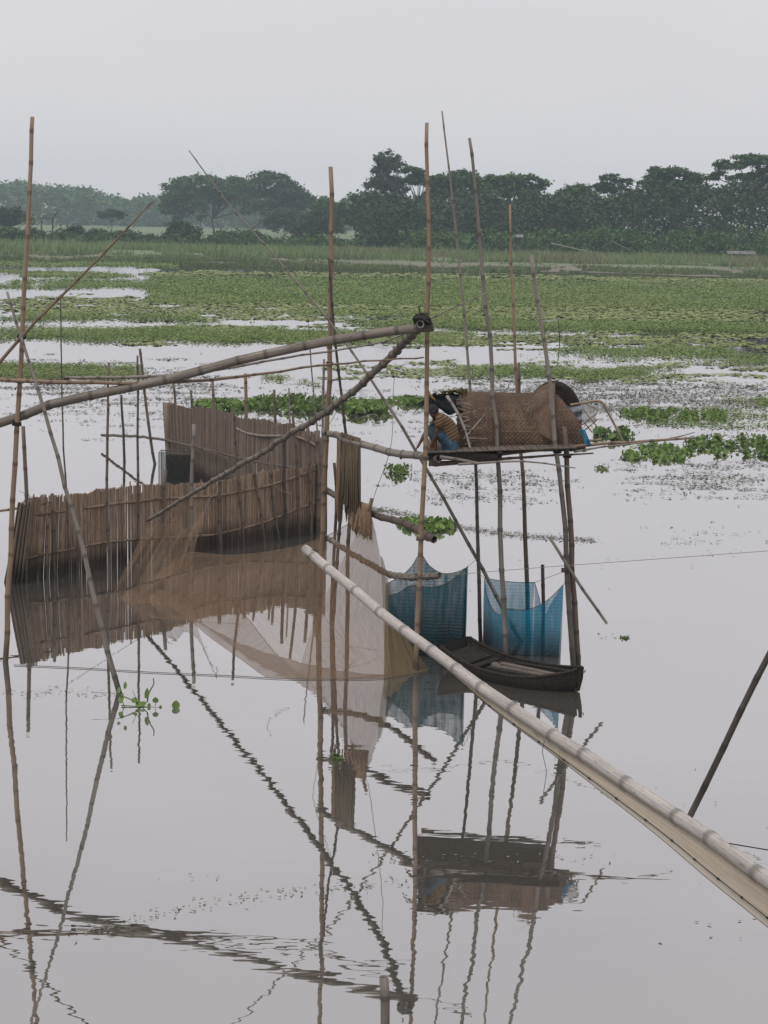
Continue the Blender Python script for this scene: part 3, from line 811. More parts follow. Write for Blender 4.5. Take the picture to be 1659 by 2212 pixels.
# ------------------------------------------------------------------ floating plants far out on the water
vb = VN(31)
def scatter_band(n, x0, x1, ya, yb, thr, sx=85, sy=4.2, slope=0.012, seed=31, edge=True):
    v = VN(seed)
    x = rng.uniform(x0, x1, n); f = rng.random(n)
    y = ya + (yb - ya) * f + slope * (x - 829)
    msk = v.fbm(x / sx, y / sy, 4)
    e = np.minimum(f, 1 - f) * 2; ex = np.minimum((x - x0), (x1 - x)) / (60.0 + 200 * v.fbm(y / 5 + 9, x / 300, 2))
    msk = 0.75 * msk + 0.25 * v.fbm(x / 14 + 50, y / 2.2, 2)
    keep = msk + np.clip(np.minimum(e * 1.3, ex), -0.3, 1) * 0.35 - 0.145 > thr
    return x[keep], y[keep]
PXX, PYY, HH = [], [], []
for (n, x0, x1, ya, yb, thr, h) in [
        (16000, -60, 380, 554, 584, 0.36, 0.3), (9000, -60, 460, 612, 632, 0.52, 0.3), (70000, 320, 1760, 602, 660, 0.30, 0.35), (9000, -60, 350, 592, 610, 0.62, 0.25),
        (12000, -60, 560, 682, 702, 0.56, 0.3), (30000, -60, 800, 712, 746, 0.50, 0.32), (24000, 680, 1760, 686, 712, 0.60, 0.3), (14000, 960, 1760, 690, 712, 0.46, 0.35),
        (12000, 720, 1080, 712, 750, 0.64, 0.25), (12000, -60, 310, 797, 828, 0.45, 0.35), (13000, 960, 1470, 788, 816, 0.52, 0.3), (26000, 1120, 1760, 728, 784, 0.64, 0.25),
        (16000, 430, 1180, 655, 700, 0.68, 0.2), (5000, 1180, 1340, 808, 828, 0.60, 0.2), (9000, 1280, 1760, 866, 925, 0.66, 0.22), (6000, 1540, 1760, 838, 872, 0.6, 0.25),
        (4000, 560, 700, 815, 835, 0.62, 0.2), (5000, 860, 1000, 840, 885, 0.62, 0.25)]:
    x, y = scatter_band(int(n * 1.6), x0, x1, ya, yb, thr)
    PXX.append(x); PYY.append(y); HH.append(np.full(len(x), h))
x = np.concatenate(PXX); y = np.concatenate(PYY); h = np.concatenate(HH)
P = Wn(x, y)
dist = P[:, 1]
sz = np.clip(dist / 920, 0.08, 0.30)
P[:, 2] = 0.02 + rng.random(len(P)) ** 1.5 * h * 0.6 * np.clip(dist / 90, 0.6, 1.2)
P[:, :2] += rng.normal(0, 1, (len(P), 2)) * np.stack([dist * 0.0015, dist * 0.006], -1)
ob = link_obj('floating_hyacinth', quads_mesh('floating_hyacinth', kites(P, sz, up=2.6, asp=1.15)), 'far_hya')
tag(ob, 'green rafts of floating water hyacinth spread over the far water', 'water plants', kind='stuff')
# flat olive weed film
PXX, PYY = [], []
for (n, x0, x1, ya, yb, thr, sx, sy) in [(60000, -60, 1760, 640, 700, 0.56, 90, 5), (46000, 200, 1760, 700, 760, 0.60, 80, 5), (20000, 900, 1760, 655, 690, 0.5, 90, 4),
                                       (26000, 600, 1760, 755, 840, 0.72, 60, 6), (14000, 1200, 1760, 592, 604, 0.4, 90, 3), (12000, 300, 1300, 588, 602, 0.5, 90, 3)]:
    x, y = scatter_band(n, x0, x1, ya, yb, thr, sx, sy, seed=33)
    PXX.append(x); PYY.append(y)
x = np.concatenate(PXX); y = np.concatenate(PYY)
P = Wn(x, y); P[:, 2] = 0.008 + rng.random(len(P)) * 0.03
ob = link_obj('pondweed_film', quads_mesh('pondweed_film', kites(P, np.clip(P[:, 1] / 480, 0.1, 0.55), up=9, asp=1.5)), 'film')
tag(ob, 'olive film of pondweed lying on the far water', 'pondweed', kind='stuff')
# dark litter and weed tips breaking the mid-water surface
PXX, PYY = [], []
for (n, x0, x1, ya, yb, thr, sx, sy) in [(60000, -60, 1760, 770, 1000, 0.74, 90, 3), (26000, 900, 1760, 800, 900, 0.58, 120, 3), (20000, 1250, 1760, 960, 1100, 0.70, 90, 3), (9000, 800, 1300, 1010, 1110, 0.72, 60, 3), (7000, 750, 1300, 1000, 1060, 0.7, 60, 2), (5000, 1280, 1760, 1080, 1250, 0.82, 70, 3),
                                       (1500, -60, 1700, 1080, 1400, 0.87, 60, 5), (24000, -60, 600, 760, 900, 0.66, 120, 3)]:
    x, y = scatter_band(n, x0, x1, ya, yb, thr, sx, sy, seed=37)
    PXX.append(x); PYY.append(y)
# a drifting line of weed behind the platform legs, and scum lines on the near water
for pts, n, sp in [([(770, 1098), (860, 1108), (1000, 1140), (1130, 1158), (1285, 1168)], 1500, 3.0), ([(150, 2020), (500, 1945), (900, 1905)], 150, 7), ([(0, 1500), (140, 1495), (250, 1500)], 60, 4), ([(820, 1855), (1000, 1850), (1300, 1860)], 60, 8),
                   ([(1290, 1375), (1360, 1380)], 12, 2), ([(400, 1890), (420, 1900)], 6, 10), ([(1600, 2050), (1659, 1700)], 30, 40)]:
    q = spline([(a, b_, 0) for a, b_ in pts], n)
    PXX.append(q[:, 0] + rng.normal(0, sp * 3, n)); PYY.append(q[:, 1] + rng.normal(0, sp, n))
x = np.concatenate(PXX); y = np.concatenate(PYY)
P = Wn(x, y); P[:, 2] = 0.006 + rng.random(len(P)) * 0.03 * np.clip(P[:, 1] / 40, 0, 1)
ob = link_obj('pond_litter', quads_mesh('pond_litter', kites(P, np.clip(P[:, 1] / 1150, 0.020, 0.12), up=5.0, asp=2.4)), 'debris')
tag(ob, 'dark bits of weed and litter floating on the water', 'litter', kind='stuff')
# ------------------------------------------------------------------ depths of the stilt structure, from where each post meets its reflection
YA = YB(12, 1430); YM = YB(898, 1450); YP = YB(688, 1352); YO = YB(1092, 1434); YQ = YB(1243, 1448)
YS = YB(1125, 1388); YN = YB(1037, 1388); YC_ = YB(1142, 1380)
def yl(t, a, b_): return 1.0 / ((1 - t) / a + t / b_)

# ------------------------------------------------------------------ standing poles
poleA = bamboo([(70, 252), (60, 480), (48, 700), (36, 930), (27, 1090), (18, 1280), (12, 1430)], 8.5, 13, 'b_tan', 'tall brown upright pole at the far left, above the reed fence corner', YA, sink=1.0, node=0.55)
poleB = bamboo([(714, 360), (714, 560), (712, 760), (706, 920), (699, 1090), (692, 1250), (688, 1352)], 9.5, 13.5, 'b_tan', 'tall bare brown pole in the middle, right of the reed enclosure', YP, sink=1.0, node=0.55)
poleM = bamboo([(922, 265), (925, 480), (924, 690), (919, 960), (907, 1190), (902, 1330), (898, 1450)], 8, 13, 'b_tan', 'tallest brown pole, standing in front of the squatting person', YM, sink=1.0, node=0.55)
poleN = bamboo([(955, 240), (975, 400), (988, 540), (1004, 700), (1016, 850), (1027, 1010), (1033, 1200), (1038, 1388)], 3.5, 10, 'b_grey_f', 'thinnest tall pale pole, passing behind the woven shelter', YN, sink=1.0, node=0.55)
poleO = bamboo([(1014, 298), (1030, 440), (1046, 620), (1061, 800), (1074, 970), (1082, 1180), (1092, 1434)], 6.5, 13, 'b_grey', 'tall pale grey pole with dark joints in front of the woven shelter', YO, sink=1.0, node=0.55, swell=1.2)
poleP = bamboo([(1102, 442), (1106, 600), (1112, 740), (1118, 840), (1127, 1000), (1134, 1150), (1142, 1380)], 4.5, 12, 'b_tan_f', 'thin tan pole rising behind the middle of the woven shelter', YC_, sink=1.0, node=0.55)
bamboo([(1121, 783), (1123, 860), (1127, 965)], 6, 6.5, 'b_brown', 'short dark stake beside the tan pole behind the shelter', YC_ - 0.12, 'bamboo_stake', sink=0)
poleQ = bamboo([(1148, 552), (1160, 650), (1175, 740), (1190, 850), (1202, 965), (1216, 1090), (1229, 1290), (1240, 1448)], 7.5, 14, 'b_grey_f', 'grey pole with broken dark top leaning over the right end of the shelter', YQ, sink=1.0, node=0.5)
poleR = bamboo([(1219, 922), (1224, 1010), (1230, 1100), (1240, 1290), (1250, 1450)], 11, 14, 'b_brown', 'short thick pole tied beside the grey pole under the shelter end', YQ + 0.12, sink=1.0, node=0.5)
poleS = bamboo([(408, 325), (470, 412), (600, 562), (715, 700), (812, 835), (895, 968), (962, 1085), (1052, 1250), (1125, 1388)], 2.5, 10, 'b_grey', 'long thin bamboo slanting down from upper left to beneath the platform', YS, 'slanting_bamboo', sink=0.8, node=0.55)
poleT = bamboo([(15, 630), (47, 738), (95, 880), (152, 1090), (187, 1222), (233, 1410), (258, 1497)], 5.5, 13.5, 'b_grey', 'slanting pole whose foot enters the water by the nearest floating plant', YB(258, 1497), 'slanting_bamboo', sink=0.8, node=0.36)
poleU = bamboo([(-140, 945), (47, 727), (150, 622), (250, 520), (330, 436)], 10, 3.2, 'b_tan', 'thin bamboo tied across the far left pole, tip pointing up right', YA - 0.13, 'slanting_bamboo', node=0.55)
bamboo([(130, 636), (133, 800), (137, 960), (145, 1090), (150, 1243)], 2.6, 5, 'b_brown', 'very thin upright stick left of the reed fence, tip above the water pools', YB(150, 1243), 'bamboo_stick', sink=0.6, sides=7)
bamboo([(711, 558), (717, 660), (728, 770), (740, 870), (748, 940), (752, 1020), (736, 1110), (722, 1300)], 5, 8, 'b_dark', 'dark crooked pole beside the middle bare pole', yl(0.1, YP, YM) + 0.2, 'crooked_pole', sink=0.6, swell=1.3)
bamboo([(757, 1085), (752, 1200), (750, 1370)], 8.5, 10, 'b_brown', 'stout post under the draped olive net', YB(750, 1372), 'bamboo_post', sink=0.9)
bamboo([(722, 1000), (727, 1080), (722, 1180), (716, 1330)], 7, 8, 'b_dark', 'dark post between the reed enclosure and the draped net', YB(716, 1332), 'bamboo_post', sink=0.9)
bamboo([(1172, 1220), (1173, 1300), (1172, 1408)], 8, 9, 'b_dark', 'short dark stake inside the bright blue net', YB(1172, 1408), 'bamboo_stake', sink=0.6)
bamboo([(1187, 1160), (1232, 1232), (1270, 1290), (1311, 1347)], 7, 6.5, 'b_grey', 'short slanting bamboo tied across the two right-hand poles', YQ - 0.13, 'slanting_bamboo')
bamboo([(829, 2110), (830, 2180), (831, 2330)], 22, 23, 'b_grey', 'pole stub poking up at the bottom picture edge', 13.4, 'pole_stub', sink=0.7, node=0.30)
bamboo([(1760, 1215), (1659, 1420), (1560, 1620), (1490, 1764)], 14, 14.5, 'b_dark', 'dark slanting pole behind the big foreground bamboo at right', 11.6, 'slanting_bamboo', node=0.34, swell=1.08)
bamboo([(1206, 690), (1209, 748)], 2, 2.5, 'b_dark', 'tiny dark stake alone in the far weeds, right of the pale poles', YB(1209, 748), 'bamboo_stake', sink=0.4, sides=6)

# poles lashed across
arm = bamboo([(-60, 945, YA + 0.16), (0, 917, YA + 0.16), (110, 876, yl(.1, YA, YM)), (260, 842, yl(.27, YA, YM)), (400, 808, yl(.42, YA, YM)), (560, 767, yl(.6, YA, YM)), (730, 732, yl(.8, YA, YM) - 0.1), (850, 715, YM - 0.2), (936, 706, YM - 0.18)], 20, 20, 'b_thick', 'thick long lift arm running from the left edge to a black bundle', name='bamboo_boom', cat='bamboo arm', node=0.56, sides=14, swell=1.07)
arm2 = bamboo([(318, 1124, YB(328, 1250)), (430, 1057, yl(.2, 33, 27)), (540, 992, yl(.4, 33, 27)), (640, 930, yl(.58, 33, 27)), (720, 880, yl(.72, 33, 27)), (790, 822, yl(.84, 33, 27)), (850, 765, yl(.94, 33, 27)), (908, 700, YM - 0.42)], 7.5, 18, 'b_thick', 'knobbly slanting lift arm from the sheer net corner up to the black bundle', name='bamboo_boom', cat='bamboo arm', node=0.27, swell=1.32, sides=12)
h1 = bamboo([(-60, 815, YA - 0.12), (110, 825, YA - 0.1), (350, 826, YA), (470, 819, YA + .1), (560, 808, YA + .2), (690, 790, YA + .3), (810, 779, YM - .25), (915, 772, YM + 0.16)], 10, 3.2, 'b_tan', 'long thin light bamboo lying level across the left poles', name='cross_bamboo', node=0.34)
h2 = bamboo([(140, 816, YA + 0.2), (300, 815, YA + .2), (400, 807, YA + .25), (480, 798, YA + .25), (600, 775, YA + .3), (720, 757, YA + .42), (840, 735, YM + 0.1), (930, 688, YM + 0.16), (1067, 626, YM + 0.4)], 7.5, 2.6, 'b_grey', 'thin grey bamboo just above the level one, tip rising past the tallest pole', name='cross_bamboo', node=0.34)
F1 = bamboo([(700, 932, YP + 0.14), (745, 949, yl(.2, YP, YM) + .1), (800, 965, yl(.45, YP, YM) + .1), (863, 980, yl(.7, YP, YM) + .1), (948, 991, YM + 0.15)], 14, 18, 'b_grey', 'stout crossbar with the olive net draped over it, ending under the person', name='crossbar', node=0.34, sides=12)
F2 = bamboo([(700, 1055, YP + 0.14), (750, 1086, yl(.2, YP, YM) + .1), (810, 1112, yl(.45, YP, YM) + .1), (870, 1132, yl(.7, YP, YM) + .1), (938, 1166, YM + 0.15)], 13, 17, 'b_brown', 'middle crossbar behind the tan net bundle, cut end by the tallest pole', name='crossbar', node=0.34, sides=12)
F3 = bamboo([(700, 1158, YP + 0.14), (760, 1196, yl(.2, YP, YM) + .1), (830, 1236, yl(.5, YP, YM) + .1), (885, 1247, yl(.75, YP, YM) + .1), (950, 1244, YM + 0.15)], 11, 14, 'b_thick', 'lowest crossbar, weed-hung, passing in front of the dark blue net', name='crossbar', node=0.16, swell=1.25, sides=12)
for p_, ob, ax, r_ in [((47, 727), poleA, (0.1, 0, 1), 0.062), ((36, 915), poleA, (0.1, 0, 1), 0.068), ((38, 822), poleA, (0.1, 0, 1), 0.062)]:
    lashing(PY(p_[0], p_[1], YA), ax, r_, 5, parent=ob)
for p_, ob, Yq, r_ in [((708, 935), poleB, YP, 0.062), ((700, 1062), poleB, YP, 0.066), ((714, 738), poleB, YP, 0.055), ((712, 785), poleB, YP, 0.055), ((917, 988), poleM, YM, 0.062), ((908, 1164), poleM, YM, 0.062), ((905, 1244), poleM, YM, 0.065),
                       ((1075, 985), poleO, YO, 0.064), ((1204, 975), poleQ, YQ, 0.064), ((1222, 1232), poleQ, YQ, 0.066), ((1225, 985), poleR, YQ + .12, 0.064)]:
    lashing(PY(p_[0], p_[1], Yq), (0.03, 0, 1), r_, 4, 'rope_dark' if p_[1] % 2 else 'netcord', parent=ob)
lashing(PY(144, 823, YA), (1, 0, 0), 0.05, 5, parent=h1)
lashing(PY(868, 982, yl(.7, YP, YM) + .1), (1, 0, -0.25), 0.073, 3, parent=F1)
# black bundle of rope at the arm's joint
g = Geo()
c0 = np.array(tuple(PY(913, 690, YM - 0.28)))
for k in range(9):
    a = rng.normal(0, 1, 3); a /= np.linalg.norm(a)
    u = np.cross(a, [0.3, 0.5, 0.8]); u /= np.linalg.norm(u); v = np.cross(a, u)
    th = np.linspace(0, 6.4, 22); rr = rng.uniform(0.06, 0.115)
    g.tube(c0 + rng.normal(0, 0.02, 3) + rr * (np.cos(th)[:, None] * u * 1.1 + np.sin(th)[:, None] * v) + rng.normal(0, 0.006, (22, 3)), 0.022, 5)
g.tube(spline([c0 + [-0.02, 0, 0.05], c0 + [-0.05, 0, 0.12], c0 + [-0.06, 0, 0.2]], 6), [0.02, 0.016, 0.012, 0.01, 0.01, 0.012], 5)
g.build('rope_bundle', 'rope_dark', arm, smooth=True)['label'] = 'black wad of rope binding the two arms'

# ------------------------------------------------------------------ reed enclosure
def interp_px(tab):
    xs_ = [q[0] for q in tab]; ys_ = [q[1] for q in tab]
    return lambda x: float(np.interp(x, xs_, ys_))
ftop = interp_px([(-20, 1082), (40, 1080), (155, 1064), (230, 1057), (299, 1051), (353, 1047), (464, 1036), (542, 1024), (610, 1013), (690, 1003)])
fbot = lambda x: 1262 - 0.163 * (x - 8)
btop = interp_px([(352, 870), (392, 877), (464, 886), (488, 890), (527, 899), (572, 908), (632, 917), (660, 930), (686, 943), (704, 955)])
bbot = lambda x: 1013 + (x - 365) * 0.385
def fence_slats(x0, x1, top, bot, lean_tab, spacing, mat, parent, name, thick=0.008, jit=0.035, step=0.6, gap=0.10):
    g = Geo()
    xp = np.linspace(x0, x1, 400)
    base = np.array([tuple(W(x, bot(x))) for x in xp])
    base[:, 1] += 0.05 * np.sin(np.arange(400) / 17.0)
    L = np.concatenate([[0], np.cumsum(np.linalg.norm(np.diff(base, axis=0), axis=1))])
    s = 0.0
    vj = VN(61)
    while s < L[-1]:
        wd = spacing * random.uniform(0.7, 1.3)
        x = float(np.interp(s + wd / 2, L, xp))
        b0 = np.array([np.interp(s + wd / 2, L, base[:, k]) for k in range(3)])
        e = np.array([np.interp(min(s + wd, L[-1]), L, base[:, k]) for k in range(3)]) - np.array([np.interp(s, L, base[:, k]) for k in range(3)])
        tn = e / (np.linalg.norm(e) + 1e-9)
        lx = float(np.interp(x, [q[0] for q in lean_tab], [q[1] for q in lean_tab]))
        tp = np.array(tuple(PY(x + lx, top(x + lx), b0[1])))
        tp[2] += random.gauss(0, jit) + (float(vj.fbm(np.array([s * 1.5]), np.array([3.0]))[0]) - 0.5) * 0.16
        if random.random() < 0.04: tp[2] -= random.uniform(0.04, 0.2)
        if random.random() < 0.02: tp[2] += random.uniform(0.03, 0.08)
        bt = b0 + np.array([0, 0, -0.35])
        bt += tn * random.gauss(0, 0.006)
        gp = gap * random.choice((-0.3, 0.1, 0.1, 0.3, 0.6, 2.6)) * wd
        hw = (wd - gp) / 2
        nrm = np.cross(tn, [0, 0, 1.]); nrm /= np.linalg.norm(nrm)
        off = nrm * random.uniform(-0.008, 0.008)
        V = []
        for q in (bt, tp):
            for sx in (-1, 1):
                for sy in (-1, 1):
                    V.append(q + tn * hw * sx * (0.92 if q is tp else 1) + nrm * thick * sy + off)
        g.add(V, [(0, 1, 3, 2), (4, 6, 7, 5), (0, 4, 5, 1), (2, 3, 7, 6), (0, 2, 6, 4), (1, 5, 7, 3)])
        s += wd
    ob = g.build(name, mat, parent)
    ob['kind'] = 'stuff'
    return ob
fr_root = root('reed_fence', W(350, fbot(350)), 'lighter front reed fence with two rows of battens, sheer net before it', 'reed fence')
fence_slats(34, 698, ftop, fbot, [(34, 24), (90, 10), (200, 0), (698, 0)], 0.025, 'mat_front', fr_root, 'reed_slats', gap=0.16, jit=0.015)
# the folded-over left end of the front fence
fence_slats(6, 42, lambda x: 1085, lambda x: 1262 - 0.05 * x, [(6, 34), (42, 26)], 0.03, 'mat_back', fr_root, 'folded_end')
fence_slats(2, 20, lambda x: 1100, lambda x: 1258, [(2, 38), (20, 30)], 0.03, 'mat_back', fr_root, 'folded_end')
bk_root = root('reed_fence', W(530, bbot(530)), 'darker taller reed fence behind, with a rolled dark left edge', 'reed fence')
fence_slats(372, 706, btop, bbot, [(372, -10), (430, 0), (706, 0)], 0.028, 'mat_back', bk_root, 'reed_slats', jit=0.014, gap=0.10)
g = Geo()
for k in range(16):
    a = k / 16 * 6.283
    cx = 371 + 9 * math.cos(a)
    b0 = np.array(tuple(W(372, 1014))) + np.array([0.10 * math.cos(a), 0.10 * math.sin(a), -0.3])
    tp = np.array(tuple(PY(366, 872 + 2 * math.sin(a * 3), b0[1]))) + np.array([0.15 * math.cos(a), 0.12 * math.sin(a), 0])
    g.tube(np.linspace(b0, tp, 4), 0.045, 6)
rl = g.build('rolled_edge', 'mat_back', bk_root, smooth=True); rl['label'] = 'dark rolled-up left edge of the fence'
def on_front(x, y, d=0.05): return PY(x, y, YB(x, fbot(x)) - d)
def on_back(x, y, d=0.05): return PY(x, y, YB(x, bbot(x)) - d)
def batten(pts, f, dpx, parent, mat='b_brown'):
    Q = [f(x, y) for x, y in pts]
    g = bamboo_geo(Q, dpx / 2 * Q[0].y / FP, dpx / 2 * Q[-1].y / FP * 0.8, 0.4, 1.12, 8)
    ob = g.build('batten', mat, parent, origin=Q[0]); smooth_faces(ob)
    return ob
batten([(66, 1112), (158, 1103), (232, 1091), (353, 1077), (470, 1071), (540, 1057)], on_front, 6.5, fr_root, 'b_tan')
batten([(520, 1064), (610, 1040), (690, 1012)], on_front, 6, fr_root, 'b_tan')
batten([(58, 1206), (158, 1185), (232, 1171), (330, 1162), (420, 1158)], on_front, 6.5, fr_root, 'b_tan')
batten([(380, 1162), (480, 1152), (570, 1128), (640, 1100), (690, 1084)], on_front, 6.5, fr_root, 'b_tan')
batten([(-40, 1108), (40, 1098), (115, 1082)], on_front, 6, fr_root, 'b_tan')
batten([(220, 940), (300, 943), (352, 950), (430, 967), (500, 985), (570, 1000), (640, 1011)], lambda x, y: on_back(x, y, 0.4), 6, bk_root, 'b_brown')
batten([(440, 972), (480, 985), (495, 992)], lambda x, y: on_back(x, y, 0.43), 4, bk_root, 'b_brown')
batten([(510, 925), (545, 938), (600, 942), (640, 936)], on_back, 6, bk_root, 'b_grey')
batten([(630, 938), (660, 950), (690, 965)], on_back, 6, bk_root, 'b_tan')
# stakes of the enclosure: (points, px width, material, label, waterline y)
for pts, d0, d1, mt, lab, yb in [
    ([(235, 783), (232, 940), (231, 1050), (234, 1180)], 5, 7, 'b_brown', 'long stake with forked top before the front fence, nearest the thick arm', 1231),
    ([(262, 853), (266, 930), (269, 998)], 5, 6, 'b_dark', 'dark stake in open water left of the back fence, nearer the front fence', 998),
    ([(297, 768), (298, 930), (298, 1050), (297, 1180)], 4.5, 6.5, 'b_brown', 'thin stake before the front fence, twin of the crossing stake', 1217),
    ([(302, 753), (316, 880), (327, 960), (335, 1003)], 5.5, 6.5, 'b_brown', 'leaning stake in open water just left of the rolled dark edge', 1003),
    ([(50, 921), (54, 1000), (57, 1070), (55, 1254)], 8.5, 9, 'b_brown', 'thick short post at the left corner of the front fence', 1256),
    ([(113, 1066), (114, 1130), (118, 1244)], 7, 8, 'b_brown', 'stumpy post on the front fence below the end of the top batten', 1247),
    ([(357, 1015), (354, 1060), (352, 1208)], 8, 8, 'b_brown', 'thick post on the front fence under the wire cage', 1209),
    ([(419, 917), (417, 975), (414, 1040), (412, 1198)], 8, 8, 'b_grey', 'post with pale rag tied on, right of the wire cage', 1199),
    ([(170, 1130), (168, 1180), (168, 1235)], 6, 7, 'b_brown', 'low post on the front fence beside the slanting pole', 1239),
    ([(104, 1120), (100, 1180), (101, 1248)], 6, 7, 'b_brown', 'low post on the front fence, second from its left corner', 1250),
    ([(475, 1030), (474, 1090), (476, 1186)], 8, 8, 'b_brown', 'thick post on the front fence at the hanging net strings', 1188),
    ([(505, 880), (509, 960), (516, 1040), (527, 1178)], 6, 6.5, 'b_brown', 'tall stake left of the slanting arm where it crosses the back fence', 1180),
    ([(549, 1005), (556, 1060), (564, 1110), (571, 1170)], 5, 7, 'b_brown', 'leaning stake on the front fence right of the arm', 1173),
    ([(583, 995), (588, 1060), (594, 1110), (603, 1163)], 5, 6, 'b_brown', 'leaning stake midway along the right half of the front fence', 1167),
    ([(613, 938), (614, 1030), (616, 1080), (618, 1160)], 7, 7.5, 'b_dark', 'dark straight stake on the right half of the front fence', 1164),
    ([(632, 895), (639, 970), (643, 1040), (646, 1155)], 6, 7, 'b_brown', 'long stake crossing both fences near their meeting corner', 1159),
    ([(664, 920), (667, 990), (670, 1060), (672, 1150)], 7, 7.5, 'b_brown', 'stake just left of the corner where both fences meet', 1155),
    ([(686, 930), (688, 1000), (688, 1060), (686, 1148)], 11, 12, 'b_brown', 'thick corner post where both fences meet', 1152),
    ([(374, 828), (379, 870), (381, 1016)], 5, 6, 'b_brown', 'stake rising just behind the rolled dark edge', 1017),
    ([(412, 843), (415, 880), (416, 1030)], 5, 6, 'b_brown', 'second stake behind the back fence from its rolled edge', 1031),
    ([(459, 824), (461, 890), (462, 1048)], 6, 6.5, 'b_brown', 'third stake behind the back fence from its rolled edge', 1049),
    ([(530, 807), (532, 900), (533, 1074)], 7, 7.5, 'b_tan', 'tan stake touching the thin level bamboos, behind the back fence', 1075),
    ([(592, 842), (594, 915), (595, 1098)], 6, 7, 'b_brown', 'stake rising from the middle of the near plant raft', 1099),
    ([(624, 838), (626, 915), (627, 1110)], 3.5, 4.5, 'b_grey', 'thinnest stake behind the back fence', 1111),
    ([(666, 700), (676, 830), (690, 990), (694, 1138)], 2.5, 5, 'b_grey', 'thin whip-like stick left of the middle bare pole', 1140),
    ([(700, 776), (698, 880), (696, 1000), (696, 1138)], 5, 6, 'b_grey', 'grey stake hugging the left side of the middle bare pole', 1141)]:
    bx = pts[-1][0]
    Yp = YB(bx, yb)
    if yb > 1150: Yp -= 0.10
    bamboo(pts, d0, d1, mt, lab, Yp, 'fence_stake', cat='stake', sink=0.5, sides=8, node=0.45)
lg = bpy.data.objects.get('fence_stake.007')
lashing(PY(418, 962, YB(412, 1199) - 0.1), (0, 0, 1), 0.045, 5, 'rope', parent=lg)

# wire cage between the fences
Yc = YB(380, 1040)
r = root('wire_cage', PY(380, 1040, Yc), 'small square wire-mesh cage between the two fences', 'cage')
a0, a1 = PY(343, 978, Yc), PY(418, 978, Yc)
z1 = a0.z; dpt = 0.55
g = Geo()
for xx in (a0.x, a1.x):
    for yy in (Yc, Yc + dpt):
        g.tube([(xx, yy, -0.2), (xx, yy, z1)], 0.011, 5)
for yy in (Yc, Yc + dpt): g.tube([(a0.x, yy, z1), (a1.x, yy, z1)], 0.011, 5)
for xx in (a0.x, a1.x): g.tube([(xx, Yc, z1), (xx, Yc + dpt, z1)], 0.011, 5)
g.build('frame', 'wire', r)
g = Geo()
for k in range(1, 10):
    zz = z1 * k / 10
    g.tube([(a0.x, Yc, zz), (a0.x + 0.16, Yc, zz)], 0.003, 4); g.tube([(a0.x, Yc + dpt, zz), (a1.x, Yc + dpt, zz)], 0.003, 4)
for k in range(0, 6): g.tube([(a0.x + 0.032 * k, Yc, -.1), (a0.x + 0.032 * k, Yc, z1)], 0.003, 4)
ob = g.build('mesh_wires', 'wire', r); ob['kind'] = 'stuff'
g = Geo()
uv = lambda a, b_: np.stack(np.meshgrid(np.linspace(0, 1, b_), np.linspace(0, 1, a)) + [np.zeros((a, b_))], -1)
def sheet(parent, name, corners, mat, a=2, b_=2):
    g = Geo(); c = [np.array(tuple(q)) for q in corners]
    u = np.linspace(0, 1, a)[:, None, None]; v = np.linspace(0, 1, b_)[None, :, None]
    G = (c[0] * (1 - v) + c[1] * v) * (1 - u) + (c[3] * (1 - v) + c[2] * v) * u
    g.grid(G, uv(a, b_))
    return g.build(name, mat, parent)
sheet(r, 'mesh_side', [(a0.x, Yc, z1), (a0.x + 0.16, Yc, z1), (a0.x + 0.16, Yc, -.1), (a0.x, Yc, -.1)], 'netgrey')
sheet(r, 'mesh_back', [(a0.x, Yc + dpt, z1), (a1.x, Yc + dpt, z1), (a1.x, Yc + dpt, -.1), (a0.x, Yc + dpt, -.1)], 'netgrey')
sheet(r, 'dark_inside', [(a0.x + 0.17, Yc + 0.02, z1 * .93), (a1.x, Yc + 0.02, z1 * .93), (a1.x, Yc + 0.02, -.1), (a0.x + .17, Yc + 0.02, -.1)], 'netdark')  # dark sheet across the front, stands for the cage's dark inside

# ------------------------------------------------------------------ nets
def coons(T_, B_, L_, R_, a, b_):
    """curves as lists of 3-D points: top L->R, bottom L->R, left top->bottom, right top->bottom"""
    Tc, Bc = spline(T_, b_), spline(B_, b_); Lc, Rc = spline(L_, a), spline(R_, a)
    u = np.linspace(0, 1, b_)[None, :, None]; v = np.linspace(0, 1, a)[:, None, None]
    S = (1 - v) * Tc[None] + v * Bc[None] + (1 - u) * Lc[:, None] + u * Rc[:, None]
    S -= (1 - u) * (1 - v) * Tc[0] + u * (1 - v) * Tc[-1] + (1 - u) * v * Bc[0] + u * v * Bc[-1]
    return S
def net_panel(parent, name, T_, B_, L_, R_, mat, a=24, b_=48, fold=0.03, freq=9, su=6.0, sv=3.0, phase=0.0):
    S = coons(T_, B_, L_, R_, a, b_)
    u = np.linspace(0, 1, b_)[None, :]; v = np.linspace(0, 1, a)[:, None]
    w_ = np.sin(v * math.pi) * (0.6 + 0.4 * v)
    S[..., 1] += fold * w_ * (np.sin(u * freq * 6.28 + phase + 2 * np.sin(u * 5)) + 0.5 * np.sin(u * freq * 14.1 + 1.3))
    g = Geo()
    uvw = np.stack(np.broadcast_arrays(u * su, v * sv, 0 * u * v), -1)
    g.grid(S, uvw)
    return g.build(name, mat, parent, smooth=True)
Yl = YB(328, 1250)
def Wp(x, y, z=0.0): return W(x, y, z)
ln = root('lift_net', W(620, 1440), 'large sheer tan lift net spread over the water before the reed fence', 'fishing net')
Ytl = YB(410, 1228)
Yf2 = yl(.42, YP, YM) - 0.05
TL = PY(405, 1192, Ytl - 0.3)
TR = PY(800, 1100, Yf2)
top_c = [TL, PY(500, 1199, Ytl - 0.9), PY(600, 1188, 31.0), PY(690, 1164, 30.0), PY(755, 1130, 29.0), TR]
